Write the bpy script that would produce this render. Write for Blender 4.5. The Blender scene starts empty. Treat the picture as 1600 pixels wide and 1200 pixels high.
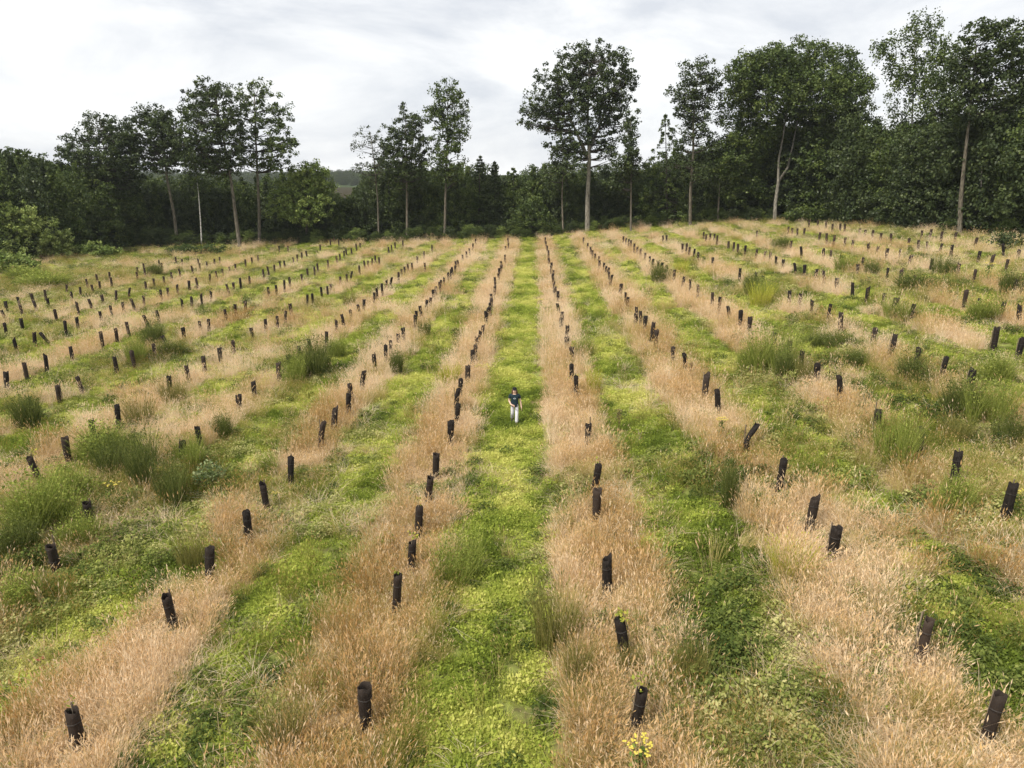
import bpy, math, random
import numpy as np
from mathutils import Vector, Matrix
SC = bpy.context.scene
COL = SC.collection
R = math.radians
PI = math.pi

# ------------------------------------------------------------------ camera
CAM_Z = 10.8
PITCH = math.atan(326 / 1100.0)
FPX = 1100.0
cam = bpy.data.cameras.new('camera')
cam.sensor_fit = 'HORIZONTAL'
cam.sensor_width = 36.0
cam.lens = 36.0 * FPX / 1600.0
cam.clip_start = 0.1
cam.clip_end = 6000.0
camo = bpy.data.objects.new('camera', cam)
COL.objects.link(camo)
camo.location = (0, 0, CAM_Z)
camo.rotation_euler = (PI / 2 - PITCH, 0, 0)
SC.camera = camo

# ------------------------------------------------------------------ world / sun / exposure
SUN_EL, SUN_AZ = R(54), R(-128)          # azimuth from +Y towards +X
w = bpy.data.worlds.new('World')
SC.world = w
w.use_nodes = True
nt = w.node_tree
nt.nodes.clear()
out = nt.nodes.new('ShaderNodeOutputWorld')
bg = nt.nodes.new('ShaderNodeBackground')
sky = nt.nodes.new('ShaderNodeTexSky')
sky.sky_type = 'NISHITA'
sky.sun_disc = False
sky.sun_elevation = SUN_EL
sky.sun_rotation = SUN_AZ
tc = nt.nodes.new('ShaderNodeTexCoord')
mp = nt.nodes.new('ShaderNodeMapping')
mp.inputs['Scale'].default_value = (1.0, 1.0, 2.5)
mp.inputs['Rotation'].default_value = (0, R(9), R(20))
mp.inputs['Location'].default_value = (1.7, .4, .9)
nz = nt.nodes.new('ShaderNodeTexNoise')
nz.inputs['Scale'].default_value = 3.2
nz.inputs['Detail'].default_value = 8.0
nz.inputs['Roughness'].default_value = 0.60
nz.inputs['Distortion'].default_value = 0.35
rp = nt.nodes.new('ShaderNodeValToRGB')
rp.color_ramp.elements[0].position = 0.38
rp.color_ramp.elements[0].color = (6.2, 6.45, 6.9, 1)
rp.color_ramp.elements[1].position = 0.58
rp.color_ramp.elements[1].color = (8.75, 8.8, 8.8, 1)
mixs = nt.nodes.new('ShaderNodeMix')
mixs.data_type = 'RGBA'
mixs.inputs['Factor'].default_value = 0.93
nt.links.new(tc.outputs['Generated'], mp.inputs['Vector'])
nt.links.new(mp.outputs['Vector'], nz.inputs['Vector'])
nt.links.new(nz.outputs['Fac'], rp.inputs['Fac'])
nt.links.new(sky.outputs['Color'], mixs.inputs[6])
nt.links.new(rp.outputs['Color'], mixs.inputs[7])
nt.links.new(mixs.outputs[2], bg.inputs['Color'])
bg.inputs['Strength'].default_value = 0.060
nt.links.new(bg.outputs['Background'], out.inputs['Surface'])

sl = bpy.data.lights.new('sun', 'SUN')
sl.energy = 2.35
sl.angle = R(12)
sl.color = (1.0, 0.93, 0.81)
so = bpy.data.objects.new('sun', sl)
COL.objects.link(so)
sd = Vector((math.sin(SUN_AZ) * math.cos(SUN_EL), math.cos(SUN_AZ) * math.cos(SUN_EL), math.sin(SUN_EL)))
so.rotation_euler = (-sd).to_track_quat('-Z', 'Y').to_euler()
so.location = sd * 100
SC.view_settings.view_transform = 'Standard'
SC.view_settings.look = 'None'
SC.view_settings.exposure = 1.08
SC.view_settings.gamma = 1.0
SC.view_settings.use_curve_mapping = False
SC.render.engine = 'CYCLES'
SC.cycles.max_bounces = 6
SC.cycles.diffuse_bounces = 3
SC.cycles.glossy_bounces = 2
SC.cycles.transmission_bounces = 3
SC.cycles.volume_bounces = 0
SC.cycles.use_adaptive_sampling = False

# ------------------------------------------------------------------ helpers
def tag(o, label=None, cat=None, group=None, kind=None):
    if label: o['label'] = label
    if cat: o['category'] = cat
    if group: o['group'] = group
    if kind: o['kind'] = kind
    return o

def link(o, parent=None):
    COL.objects.link(o)
    if parent is not None: o.parent = parent
    return o

def empty(name, loc, rz=0.0, rx=0.0, ry=0.0):
    o = bpy.data.objects.new(name, None)
    o.empty_display_size = 0.3
    o.location = loc
    o.rotation_euler = (rx, ry, rz)
    return link(o)

def mesh_np(name, verts, faces, mats, mi=None, attrs=None, smooth=False):
    """verts (n,3) array, faces: list of (k,m) index arrays, all with the same k per array"""
    me = bpy.data.meshes.new(name)
    verts = np.asarray(verts, dtype=np.float32)
    if not isinstance(faces, list): faces = [faces]
    loops = np.concatenate([f.ravel() for f in faces]).astype(np.int32)
    tot = np.concatenate([np.full(len(f), f.shape[1], dtype=np.int32) for f in faces])
    start = np.concatenate([[0], np.cumsum(tot)[:-1]]).astype(np.int32)
    me.vertices.add(len(verts)); me.vertices.foreach_set('co', verts.ravel())
    me.loops.add(len(loops)); me.loops.foreach_set('vertex_index', loops)
    me.polygons.add(len(tot)); me.polygons.foreach_set('loop_start', start)
    if mi is not None: me.polygons.foreach_set('material_index', np.asarray(mi, dtype=np.int32))
    if smooth: me.polygons.foreach_set('use_smooth', np.ones(len(tot), dtype=bool))
    for m in (mats if isinstance(mats, (list, tuple)) else [mats]): me.materials.append(m)
    for k, (dom, arr) in (attrs or {}).items():
        a = me.attributes.new(k, 'FLOAT', dom); a.data.foreach_set('value', np.asarray(arr, dtype=np.float32))
    me.update(calc_edges=True)
    return me

class MB:
    """collects vertices and faces, several pieces in one mesh"""
    def __init__(s): s.v = []; s.f = []; s.m = []; s.n = 0
    def add(s, v, f, m=0):
        v = np.asarray(v, dtype=float)
        s.v.append(v)
        for q in f:
            s.f.append([i + s.n for i in q]); s.m.append(m)
        s.n += len(v)
    def tube(s, pts, rad, k=6, m=0, cap=True):
        pts = [np.array(p, float) for p in pts]
        vs = []
        for i, p in enumerate(pts):
            a = pts[max(0, i - 1)]; b = pts[min(len(pts) - 1, i + 1)]
            d = b - a; d /= (np.linalg.norm(d) + 1e-9)
            u = np.cross(d, (0, 1, 0) if abs(d[1]) < .9 else (1, 0, 0)); u /= np.linalg.norm(u)
            w_ = np.cross(d, u)
            for j in range(k):
                t = 2 * PI * j / k
                vs.append(p + rad[i] * (math.cos(t) * u + math.sin(t) * w_))
        fs = [[i * k + j, i * k + (j + 1) % k, (i + 1) * k + (j + 1) % k, (i + 1) * k + j] for i in range(len(pts) - 1) for j in range(k)]
        if cap:
            fs.append([(len(pts) - 1) * k + j for j in range(k)]); fs.append([j for j in range(k)][::-1])
        s.add(vs, fs, m)
    def box(s, c, d, m=0, rz=0.0):
        x, y, z = [q / 2 for q in d]
        v = [(a * x, b * y, e * z) for a in (-1, 1) for b in (-1, 1) for e in (-1, 1)]
        cr, sr = math.cos(rz), math.sin(rz)
        v = [(c[0] + a * cr - b * sr, c[1] + a * sr + b * cr, c[2] + e) for a, b, e in v]
        s.add(v, [[0, 1, 3, 2], [4, 6, 7, 5], [0, 4, 5, 1], [2, 3, 7, 6], [0, 2, 6, 4], [1, 5, 7, 3]], m)
    def mesh(s, name, mats, smooth=False):
        me = bpy.data.meshes.new(name)
        me.from_pydata(np.concatenate(s.v).tolist(), [], s.f)
        for m in (mats if isinstance(mats, (list, tuple)) else [mats]): me.materials.append(m)
        me.polygons.foreach_set('material_index', s.m)
        if smooth: me.polygons.foreach_set('use_smooth', [True] * len(s.f))
        me.update()
        return me

def obj(name, me, parent=None):
    return link(bpy.data.objects.new(name, me), parent)

_vn = {}
def vnoise(x, y, seed=0):
    if seed not in _vn: _vn[seed] = np.random.RandomState(seed + 11).rand(256, 256)
    T = _vn[seed]
    xi = np.floor(x).astype(int); yi = np.floor(y).astype(int)
    fx = x - xi; fy = y - yi
    fx = fx * fx * (3 - 2 * fx); fy = fy * fy * (3 - 2 * fy)
    a = T[xi % 256, yi % 256]; b = T[(xi + 1) % 256, yi % 256]; c = T[xi % 256, (yi + 1) % 256]; d = T[(xi + 1) % 256, (yi + 1) % 256]
    return (a * (1 - fx) + b * fx) * (1 - fy) + (c * (1 - fx) + d * fx) * fy
def fbm(x, y, sc, seed=0, o=3):
    x = np.asarray(x, float) / sc; y = np.asarray(y, float) / sc
    s = 0; a = .5; t = 0
    for i in range(o):
        s = s + a * vnoise(x * 2 ** i + 17.3 * i, y * 2 ** i - 9.1 * i, seed + i); t += a; a *= .5
    return s / t
def sstep(a, b, t):
    t = np.clip((np.asarray(t, float) - a) / (b - a), 0, 1)
    return t * t * (3 - 2 * t)

# ------------------------------------------------------------------ terrain
PSI = R(1.67)
def row_s(x, y): return x * math.cos(PSI) - y * math.sin(PSI)
def ground_z(x, y):
    x = np.asarray(x, float); y = np.asarray(y, float)
    s = np.clip(row_s(x, y), -120, 120)
    right = 0.118 * 46 * np.tanh(np.maximum(s, 0) / 46)
    left = 0.03 * 50 * np.tanh(np.minimum(s, 0) / 50)
    edge = 0.8 * sstep(112, 132, y)
    far = 1 - sstep(170, 320, np.hypot(x, y))
    return (right + left) * far + edge * far + (fbm(x, y, 7, 3, 2) - .5) * .22 + (fbm(x, y, 1.7, 5, 2) - .5) * .10
def gz(x, y): return float(ground_z(np.array([x]), np.array([y]))[0])

CT, ST = math.cos(PITCH), math.sin(PITCH)
def ray(u, v):
    X = (u - 800) / FPX; Y = (600 - v) / FPX
    return X, CT + Y * ST, -ST + Y * CT
_TS = np.arange(4, 420, .4)
def on_ground(u, v, dh=0.0):
    """where the photograph's sight line (u, v) comes within dh of the ground"""
    dx, dy, dz = ray(u, v)
    hh = CAM_Z + dz * _TS - ground_z(dx * _TS, dy * _TS) - dh
    k = np.argmax(hh <= 0)
    if hh[k] > 0: k = len(_TS) - 1
    a, b = _TS[max(k - 1, 0)], _TS[k]
    ha, hb = hh[max(k - 1, 0)], hh[k]
    t = b if ha == hb else a + (b - a) * ha / (ha - hb)
    x, y = dx * t, dy * t
    return float(x), float(y), gz(x, y)
def on_plane(u, v, Y):
    dx, dy, dz = ray(u, v)
    t = Y / dy
    return dx * t, CAM_Z + dz * t

# ------------------------------------------------------------------ materials
def nodes_of(m):
    m.use_nodes = True
    t = m.node_tree; t.nodes.clear()
    return t, t.nodes.new('ShaderNodeOutputMaterial')

def leaf_mat(name, ramp, attr='tint', kind='GEOMETRY', translucent=0.3, lvw=0.36, rough=None):
    """diffuse + translucent leaf; colour looked up with an attribute (tint per leaf or per plant)"""
    m = bpy.data.materials.new(name)
    t, o = nodes_of(m)
    at = t.nodes.new('ShaderNodeAttribute'); at.attribute_name = attr; at.attribute_type = kind
    cr = t.nodes.new('ShaderNodeValToRGB')
    els = cr.color_ramp.elements
    while len(els) < len(ramp): els.new(0.5)
    for e, (p, c) in zip(els, ramp): e.position = p; e.color = (*c, 1)
    fac = at.outputs['Fac']
    if kind == 'INSTANCER':
        # a little leaf-to-leaf difference inside the plant
        av = t.nodes.new('ShaderNodeAttribute'); av.attribute_name = 'lv'; av.attribute_type = 'GEOMETRY'
        ma = t.nodes.new('ShaderNodeMath'); ma.operation = 'MULTIPLY_ADD'; ma.inputs[1].default_value = lvw; ma.inputs[2].default_value = -lvw / 2
        t.links.new(av.outputs['Fac'], ma.inputs[0])
        ad = t.nodes.new('ShaderNodeMath'); ad.operation = 'ADD'; ad.use_clamp = True
        t.links.new(at.outputs['Fac'], ad.inputs[0]); t.links.new(ma.outputs[0], ad.inputs[1])
        fac = ad.outputs[0]
    t.links.new(fac, cr.inputs['Fac'])
    col = cr.outputs['Color']
    d = t.nodes.new('ShaderNodeBsdfDiffuse'); tr = t.nodes.new('ShaderNodeBsdfTranslucent')
    mx = t.nodes.new('ShaderNodeMixShader'); mx.inputs[0].default_value = translucent
    t.links.new(col, d.inputs['Color']); t.links.new(col, tr.inputs['Color'])
    t.links.new(d.outputs[0], mx.inputs[1]); t.links.new(tr.outputs[0], mx.inputs[2])
    last = mx.outputs[0]
    if rough:
        gl = t.nodes.new('ShaderNodeBsdfGlossy'); gl.inputs['Roughness'].default_value = rough; gl.inputs['Color'].default_value = (1, 1, 1, 1)
        m2 = t.nodes.new('ShaderNodeMixShader'); m2.inputs[0].default_value = 0.014
        t.links.new(last, m2.inputs[1]); t.links.new(gl.outputs[0], m2.inputs[2]); last = m2.outputs[0]
    t.links.new(last, o.inputs['Surface'])
    return m

def noise_mat(name, c0, c1, scale=8.0, rough=0.9, stretch=(1, 1, 1), bump=0.0, detail=5, lo=.35, hi=.65, spec=0.3):
    m = bpy.data.materials.new(name)
    t, o = nodes_of(m)
    b = t.nodes.new('ShaderNodeBsdfPrincipled'); b.inputs['Roughness'].default_value = rough
    b.inputs['Specular IOR Level'].default_value = spec
    tc = t.nodes.new('ShaderNodeTexCoord'); mp = t.nodes.new('ShaderNodeMapping'); mp.inputs['Scale'].default_value = stretch
    n = t.nodes.new('ShaderNodeTexNoise'); n.inputs['Scale'].default_value = scale; n.inputs['Detail'].default_value = detail
    r = t.nodes.new('ShaderNodeValToRGB')
    r.color_ramp.elements[0].position = lo; r.color_ramp.elements[0].color = (*c0, 1)
    r.color_ramp.elements[1].position = hi; r.color_ramp.elements[1].color = (*c1, 1)
    t.links.new(tc.outputs['Object'], mp.inputs['Vector']); t.links.new(mp.outputs[0], n.inputs['Vector'])
    t.links.new(n.outputs['Fac'], r.inputs['Fac']); t.links.new(r.outputs['Color'], b.inputs['Base Color'])
    if bump:
        bp = t.nodes.new('ShaderNodeBump'); bp.inputs['Strength'].default_value = bump
        t.links.new(n.outputs['Fac'], bp.inputs['Height']); t.links.new(bp.outputs[0], b.inputs['Normal'])
    t.links.new(b.outputs[0], o.inputs['Surface'])
    return m
# ------------------------------------------------------------------ field layout
ROWS = np.array([-51.8, -46.6, -41.2, -35.8, -30.4, -25.0, -19.7, -14.4, -9.0, -3.5, 2.2, 7.7, 13.0, 18.0, 22.7, 27.4, 32.5, 38.0, 43.2, 48.5])
def row_d(x, y):
    s = row_s(x, y) + 0.25
    return np.min(np.abs(s[..., None] - ROWS), axis=-1)
def edge_y(x):
    """front of the wood: distance of the forest edge for a given x"""
    return np.interp(x, [-140, -85, -72, -66, -50, -20, 13, 30, 42, 48, 52, 54, 57, 75], [84, 92, 104, 122, 124, 124, 124, 121, 116, 103, 82, 69, 60, 40])
def dry_field(x, y):
    """0 green .. 1 dry straw"""
    x = np.asarray(x, float); y = np.asarray(y, float)
    s = row_s(x, y)
    d = row_d(x, y) + (fbm(x, y, 2.0, 20, 3) - .5) * 1.25
    wide = np.interp(np.abs(s), [0, 12, 22, 40], [1.5, 1.42, 1.25, 1.1])
    strip = sstep(0, .38, wide - d)
    patch = fbm(x, y, 6.0, 30, 3)
    # the straw is unbroken along the middle rows, broken into patches further out
    thr = np.interp(s, [-48, -30, -17, -11, -6, 5, 11, 16, 24, 34, 45], [.48, .45, .41, .35, .23, .18, .22, .31, .39, .43, .45])
    thr = thr + .05 * sstep(60, 95, y) * sstep(12, 20, np.abs(s))
    keep = sstep(thr - .06, thr + .06, patch)
    stray = sstep(.63, .70, fbm(x, y, 4.0, 40, 3)) * .6 * sstep(5.0, 8.0, np.abs(s - .5))
    return np.clip(np.maximum(strip * keep, stray), 0, 1) * (1 - .75 * thicket(x, y))

THICK = [(on_ground(u, v), r) for u, v, r in ((130, 790, 4.2), (40, 880, 3.2), (240, 740, 3.0), (330, 770, 2.0), (480, 590, 2.2), (1220, 600, 2.2), (1410, 700, 2.2), (1500, 660, 2.6), (1130, 760, 1.6),
    (240, 560, 2.4), (1100, 1090, 1.6), (1440, 600, 2.4), (1180, 450, 3.0), (1440, 450, 3.5), (70, 445, 9.0), (1550, 800, 1.6), (30, 960, 2.2), (440, 620, 1.6), (1330, 540, 2.0), (1300, 570, 1.6))]
def lane_of(x, y):
    return sstep(1.45, 1.95, row_d(x, y)) * (1 - thicket(x, y)) * sstep(50, 36, np.abs(row_s(x, y)))
def thicket(x, y):
    t_ = np.zeros(np.shape(x))
    for (cx, cy, cz), r in THICK: t_ = np.maximum(t_, np.exp(-((x - cx) ** 2 + ((y - cy) / 1.3) ** 2) / (.85 * r) ** 2))
    return t_

# ------------------------------------------------------------------ ground sheet
xs = np.concatenate([[-1450, -1000, -700, -420, -260, -180, -140], np.arange(-115, 100.1, .6), [125, 170, 260, 420, 700, 1000, 1350]])
ys = np.concatenate([[-300, -120, -40, -12], np.arange(0, 150.1, .6), [170, 200, 240, 300, 400, 560, 800, 1200, 1560]])
GX, GY = np.meshgrid(xs, ys)
GZ = ground_z(GX, GY)
nx_, ny_ = len(xs), len(ys)
idx = np.arange(nx_ * ny_).reshape(ny_, nx_)
quads = np.stack([idx[:-1, :-1], idx[:-1, 1:], idx[1:, 1:], idx[1:, :-1]], -1).reshape(-1, 4)
dryv = dry_field(GX.ravel(), GY.ravel())
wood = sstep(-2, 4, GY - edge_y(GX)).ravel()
m = bpy.data.materials.new('field_soil')
t, o = nodes_of(m)
b = t.nodes.new('ShaderNodeBsdfDiffuse')
tcn = t.nodes.new('ShaderNodeTexCoord')
n1 = t.nodes.new('ShaderNodeTexNoise'); n1.inputs['Scale'].default_value = 3.0; n1.inputs['Detail'].default_value = 8
n2 = t.nodes.new('ShaderNodeTexNoise'); n2.inputs['Scale'].default_value = 14.0; n2.inputs['Detail'].default_value = 6
g1 = t.nodes.new('ShaderNodeValToRGB')
g1.color_ramp.elements[0].position = .36; g1.color_ramp.elements[0].color = (.10, .095, .038, 1)
g1.color_ramp.elements[1].position = .62; g1.color_ramp.elements[1].color = (.20, .23, .06, 1)
g2 = t.nodes.new('ShaderNodeValToRGB')
g2.color_ramp.elements[0].position = .35; g2.color_ramp.elements[0].color = (.16, .11, .06, 1)
g2.color_ramp.elements[1].position = .62; g2.color_ramp.elements[1].color = (.42, .30, .17, 1)
ad = t.nodes.new('ShaderNodeAttribute'); ad.attribute_name = 'dry'
aw = t.nodes.new('ShaderNodeAttribute'); aw.attribute_name = 'wood'
mx = t.nodes.new('ShaderNodeMix'); mx.data_type = 'RGBA'
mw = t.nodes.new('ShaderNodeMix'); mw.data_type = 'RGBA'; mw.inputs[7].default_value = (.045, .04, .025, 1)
t.links.new(tcn.outputs['Object'], n1.inputs['Vector']); t.links.new(tcn.outputs['Object'], n2.inputs['Vector'])
t.links.new(n1.outputs['Fac'], g1.inputs['Fac']); t.links.new(n2.outputs['Fac'], g2.inputs['Fac'])
t.links.new(ad.outputs['Fac'], mx.inputs['Factor']); t.links.new(g1.outputs['Color'], mx.inputs[6]); t.links.new(g2.outputs['Color'], mx.inputs[7])
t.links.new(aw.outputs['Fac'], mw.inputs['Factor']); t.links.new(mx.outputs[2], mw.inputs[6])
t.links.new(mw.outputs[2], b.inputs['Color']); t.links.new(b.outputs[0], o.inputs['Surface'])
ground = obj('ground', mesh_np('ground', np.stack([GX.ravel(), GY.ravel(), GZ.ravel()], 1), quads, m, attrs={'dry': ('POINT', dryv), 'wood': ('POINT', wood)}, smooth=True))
tag(ground, kind='structure')

# distant ridge, seen through the gap in the trees
hx = np.linspace(-900, 700, 90); hy = np.linspace(620, 1500, 24)
HX, HY = np.meshgrid(hx, hy)
HZ = -2 + (3 + 11 * fbm(HX, HY * .3, 200, 51, 3)) * sstep(620, 900, HY) + 2 * fbm(HX, HY, 22, 52, 2) 
hi = np.arange(HX.size).reshape(HX.shape)
hq = np.stack([hi[:-1, :-1], hi[:-1, 1:], hi[1:, 1:], hi[1:, :-1]], -1).reshape(-1, 4)
hm = noise_mat('hill_woods', (.03, .05, .025), (.09, .11, .05), scale=.03, rough=1, spec=0)
tag(obj('hills', mesh_np('hills', np.stack([HX.ravel(), HY.ravel(), HZ.ravel()], 1), hq, hm, smooth=True)), kind='structure')

GUARD_PX = """135,436 151,430 154,439 170,426 173,435 102,444 124,449 144,444 69,453 111,456 50,459 29,465 54,468 8,471 32,475 6,482 73,463 120,472 86,484 32,496 6,503 100,503 119,495 159,459 141,466 179,454 156,484 173,479 192,472 199,449 51,519 73,514 23,528 157,519 180,511 199,503 213,416 213,424 224,412 225,419 239,416 247,406 251,412 274,401 284,404 281,421 267,426 300,416 311,412 310,404 322,408 334,404 342,401 255,431 240,436 226,439 326,429 337,425 347,419 357,416 367,412 383,406 393,401 307,435 294,439 276,444 261,449 251,453 223,461 208,466 364,440 356,445 375,435 389,431 328,454 314,459 298,464 284,469 382,468 367,474 352,481 246,485 229,492 324,496 312,499 286,511 394,508 403,399 458,401 464,398 471,395 479,392 436,385 449,384 500,383 516,374 522,371 529,374 411,422 419,417 428,414 437,409 444,407 512,406 526,400 531,396 537,392 541,390 549,387 557,382 562,379 419,449 431,445 443,439 452,434 471,427 480,421 491,418 496,413 531,431 541,428 547,424 561,416 570,408 575,406 581,405 586,400 592,402 516,440 511,445 502,447 488,459 479,461 454,476 444,484 432,492 414,499 597,444 589,449 584,455 567,466 562,476 548,482 536,490 525,500 607,386 612,384 617,379 629,376 675,382 662,393 651,401 664,411 644,410 637,412 632,416 627,419 622,425 609,433 603,437 743,374 738,381 734,387 729,394 723,397 717,406 713,409 710,414 707,417 704,421 700,424 693,432 689,437 687,441 681,446 677,452 671,463 664,469 658,476 651,483 648,491 630,509 794,372 794,379 790,384 789,399 785,407 783,414 780,420 780,427 774,433 771,441 772,446 767,459 767,465 766,472 761,479 760,487 752,505 852,372 854,377 855,385 857,391 857,397 858,402 862,411 861,416 864,421 865,427 866,440 868,447 872,453 874,472 879,487 876,496 886,508 912,372 918,380 924,387 926,392 931,395 934,399 937,406 944,410 947,415 950,419 952,424 954,428 969,444 979,457 982,462 996,477 974,370 978,373 982,375 986,376 991,382 996,386 1001,389 1008,394 1016,401 1021,405 1029,409 1034,410 1042,414 1054,422 1067,431 1080,437 1091,443 1114,457 1125,465 1141,476 1159,486 1174,496 1037,367 1042,369 1067,380 1073,382 1077,386 1084,389 1092,393 1100,362 1104,365 1110,366 1116,367 1121,369 1139,376 1147,378 1154,381 1165,383 1182,390 1194,392 1157,420 1182,425 1194,431 1184,362 1114,401 1265,344 1279,345 1291,347 1302,349 1314,350 1321,351 1344,356 1352,359 1365,361 1377,364 1394,365 1232,353 1239,355 1247,356 1257,358 1281,364 1293,366 1304,369 1321,372 1334,374 1359,381 1371,383 1387,389 1236,376 1254,386 1289,389 1299,392 1314,396 1348,403 1343,411 1205,394 1214,401 1225,403 1245,409 1259,412 1275,419 1290,424 1308,432 1335,441 1357,448 1382,456 1399,467 1236,452 1251,458 1271,467 1296,477 1388,418 1442,359 1454,360 1472,364 1494,365 1525,372 1571,382 1594,386 1421,371 1437,374 1451,376 1471,380 1488,384 1531,392 1551,397 1575,404 1406,390 1422,396 1457,402 1499,412 1524,420 1409,422 1433,429 1511,452 1533,459 1586,435 1404,464 1426,472 1567,468 1597,477 110,540 69,555 38,568 5,580 124,585 88,600 45,621 180,634 179,558 260,523 239,535 206,548 363,529 342,541 317,556 292,570 262,586 395,594 371,614 485,530 467,540 452,554 433,567 508,519 585,554 564,578 548,596 542,614 518,638 601,540 622,518 610,530 748,514 744,526 742,536 738,546 730,570 718,588 712,608 712,631 887,525 895,539 894,566 901,585 994,491 1002,488 1009,495 1019,505 1026,514 1053,539 1074,552 1104,587 1124,609 1211,517 1234,533 1255,549 1281,564 1317,587 1317,488 1367,509 1397,523 1436,539 1476,556 1520,576 1558,513 1597,528 54,711 100,683 141,655 134,779 310,664 280,686 450,712 413,752 1374,633 1442,666 1499,710 1580,757 78,840 384,797 320,853 263,925 1271,774 1307,817 1450,964 110,1103 567,1067 616,897 640,840 652,788 667,740 679,704 703,657 919,655 930,725 933,765 951,873 983,965 997,1070 1170,660 1222,717 1558,1083 498,662"""
GPX = [tuple(map(int, q.split(','))) for q in GUARD_PX.split()]
GXY = np.array([on_ground(u, v, 1.13)[:2] for u, v in GPX])
def guard_d(x, y):
    d = np.full(len(x), 9.0)
    for gx, gy in GXY[np.hypot(GXY[:, 0], GXY[:, 1]) < 60]:
        k = (np.abs(x - gx) < 1.3) & (np.abs(y - gy) < 1.6)
        d[k] = np.minimum(d[k], np.hypot(x[k] - gx, (y[k] - gy + .12) * .8))
    return d

# ------------------------------------------------------------------ scatter (stuff nobody could count)
def scatter(name, protos, P, rot, scl, tint, vi):
    n = len(P)
    me = bpy.data.meshes.new(name)
    me.vertices.add(n); me.vertices.foreach_set('co', np.asarray(P, np.float32).ravel())
    for nm, ty, arr in (('rot', 'FLOAT_VECTOR', rot), ('scl', 'FLOAT_VECTOR', scl)):
        a = me.attributes.new(nm, ty, 'POINT'); a.data.foreach_set('vector', np.asarray(arr, np.float32).ravel())
    a = me.attributes.new('tint', 'FLOAT', 'POINT'); a.data.foreach_set('value', np.asarray(tint, np.float32))
    a = me.attributes.new('vi', 'INT', 'POINT'); a.data.foreach_set('value', np.asarray(vi, np.int32))
    me.update()
    o = obj(name, me)
    c = bpy.data.collections.new(name + '_kinds')
    for k, pm in enumerate(protos):
        q = bpy.data.objects.new('%s_kind_%s' % (name, 'abcdefgh'[k]), pm); c.objects.link(q)
    g = bpy.data.node_groups.new(name + '_spread', 'GeometryNodeTree')
    g.interface.new_socket('Geometry', in_out='INPUT', socket_type='NodeSocketGeometry')
    g.interface.new_socket('Geometry', in_out='OUTPUT', socket_type='NodeSocketGeometry')
    gi = g.nodes.new('NodeGroupInput'); go = g.nodes.new('NodeGroupOutput')
    ip = g.nodes.new('GeometryNodeInstanceOnPoints'); ci = g.nodes.new('GeometryNodeCollectionInfo')
    ci.inputs['Collection'].default_value = c
    ci.inputs['Separate Children'].default_value = True; ci.inputs['Reset Children'].default_value = True
    def na(nm, ty):
        q = g.nodes.new('GeometryNodeInputNamedAttribute'); q.data_type = ty; q.inputs['Name'].default_value = nm
        return [s for s in q.outputs if s.enabled and s.name == 'Attribute'][0]
    er = g.nodes.new('FunctionNodeEulerToRotation')
    L = g.links.new
    L(gi.outputs[0], ip.inputs['Points']); L(ci.outputs[0], ip.inputs['Instance'])
    ip.inputs['Pick Instance'].default_value = True
    L(na('vi', 'INT'), ip.inputs['Instance Index'])
    L(na('rot', 'FLOAT_VECTOR'), er.inputs[0]); L(er.outputs[0], ip.inputs['Rotation'])
    L(na('scl', 'FLOAT_VECTOR'), ip.inputs['Scale'])
    L(ip.outputs[0], go.inputs[0])
    md = o.modifiers.new('spread', 'NODES'); md.node_group = g
    tag(o, kind='stuff')
    return o

def blades(rs, n, h0, h1, rad, wid, lean, head=None, mat_ids=(0, 1), seg=2, curl=.25):
    """grass blades as bent tapering strips, optional seed heads (length, width); returns verts, quads, material index, lv"""
    V = []; F = []; M = []; LV = []; nv = 0
    for i in range(n):
        a = rs.rand() * 2 * PI; r = rad * math.sqrt(rs.rand())
        h = h0 + (h1 - h0) * rs.rand()
        b = np.array([r * math.cos(a), r * math.sin(a), -0.03])
        la = a + rs.randn() * .9; l = lean * (0.3 + rs.rand())
        d = np.array([math.cos(la), math.sin(la), 0.])
        sa = rs.rand() * PI; sd_ = np.array([math.cos(sa), math.sin(sa), 0])
        lv = rs.rand()
        for k in range(seg + 1):
            t_ = k / seg
            c = b + np.array([0, 0, h * (t_ - curl * .5 * t_ * t_ * l)]) + d * h * l * (t_ ** 1.7)
            w_ = wid * (1 - .75 * t_) * .5
            V += [c - sd_ * w_, c + sd_ * w_]
        for k in range(seg):
            j = nv + 2 * k
            F.append([j, j + 1, j + 3, j + 2]); M.append(mat_ids[0]); LV.append(lv)
        nv += 2 * (seg + 1)
        if head is not None and rs.rand() < head[2]:
            tip = c; up = np.array([0, 0, 1.]) * (1 - l * .5) + d * l * 1.5; up /= np.linalg.norm(up)
            L_ = head[0] * (.7 + .6 * rs.rand()); W_ = head[1] * (.6 + .8 * rs.rand())
            for q in range(2):
                s2 = np.array([math.cos(sa + q * PI / 2), math.sin(sa + q * PI / 2), 0]) * W_ * .5
                V += [tip - up * L_ * .35, tip + up * L_ * .1 + s2, tip + up * L_ * .75, tip + up * L_ * .1 - s2]
                F.append([nv, nv + 1, nv + 2, nv + 3]); M.append(mat_ids[1]); LV.append(lv * .6 + rs.rand() * .4); nv += 4
    return np.array(V), np.array(F), M, LV

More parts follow.
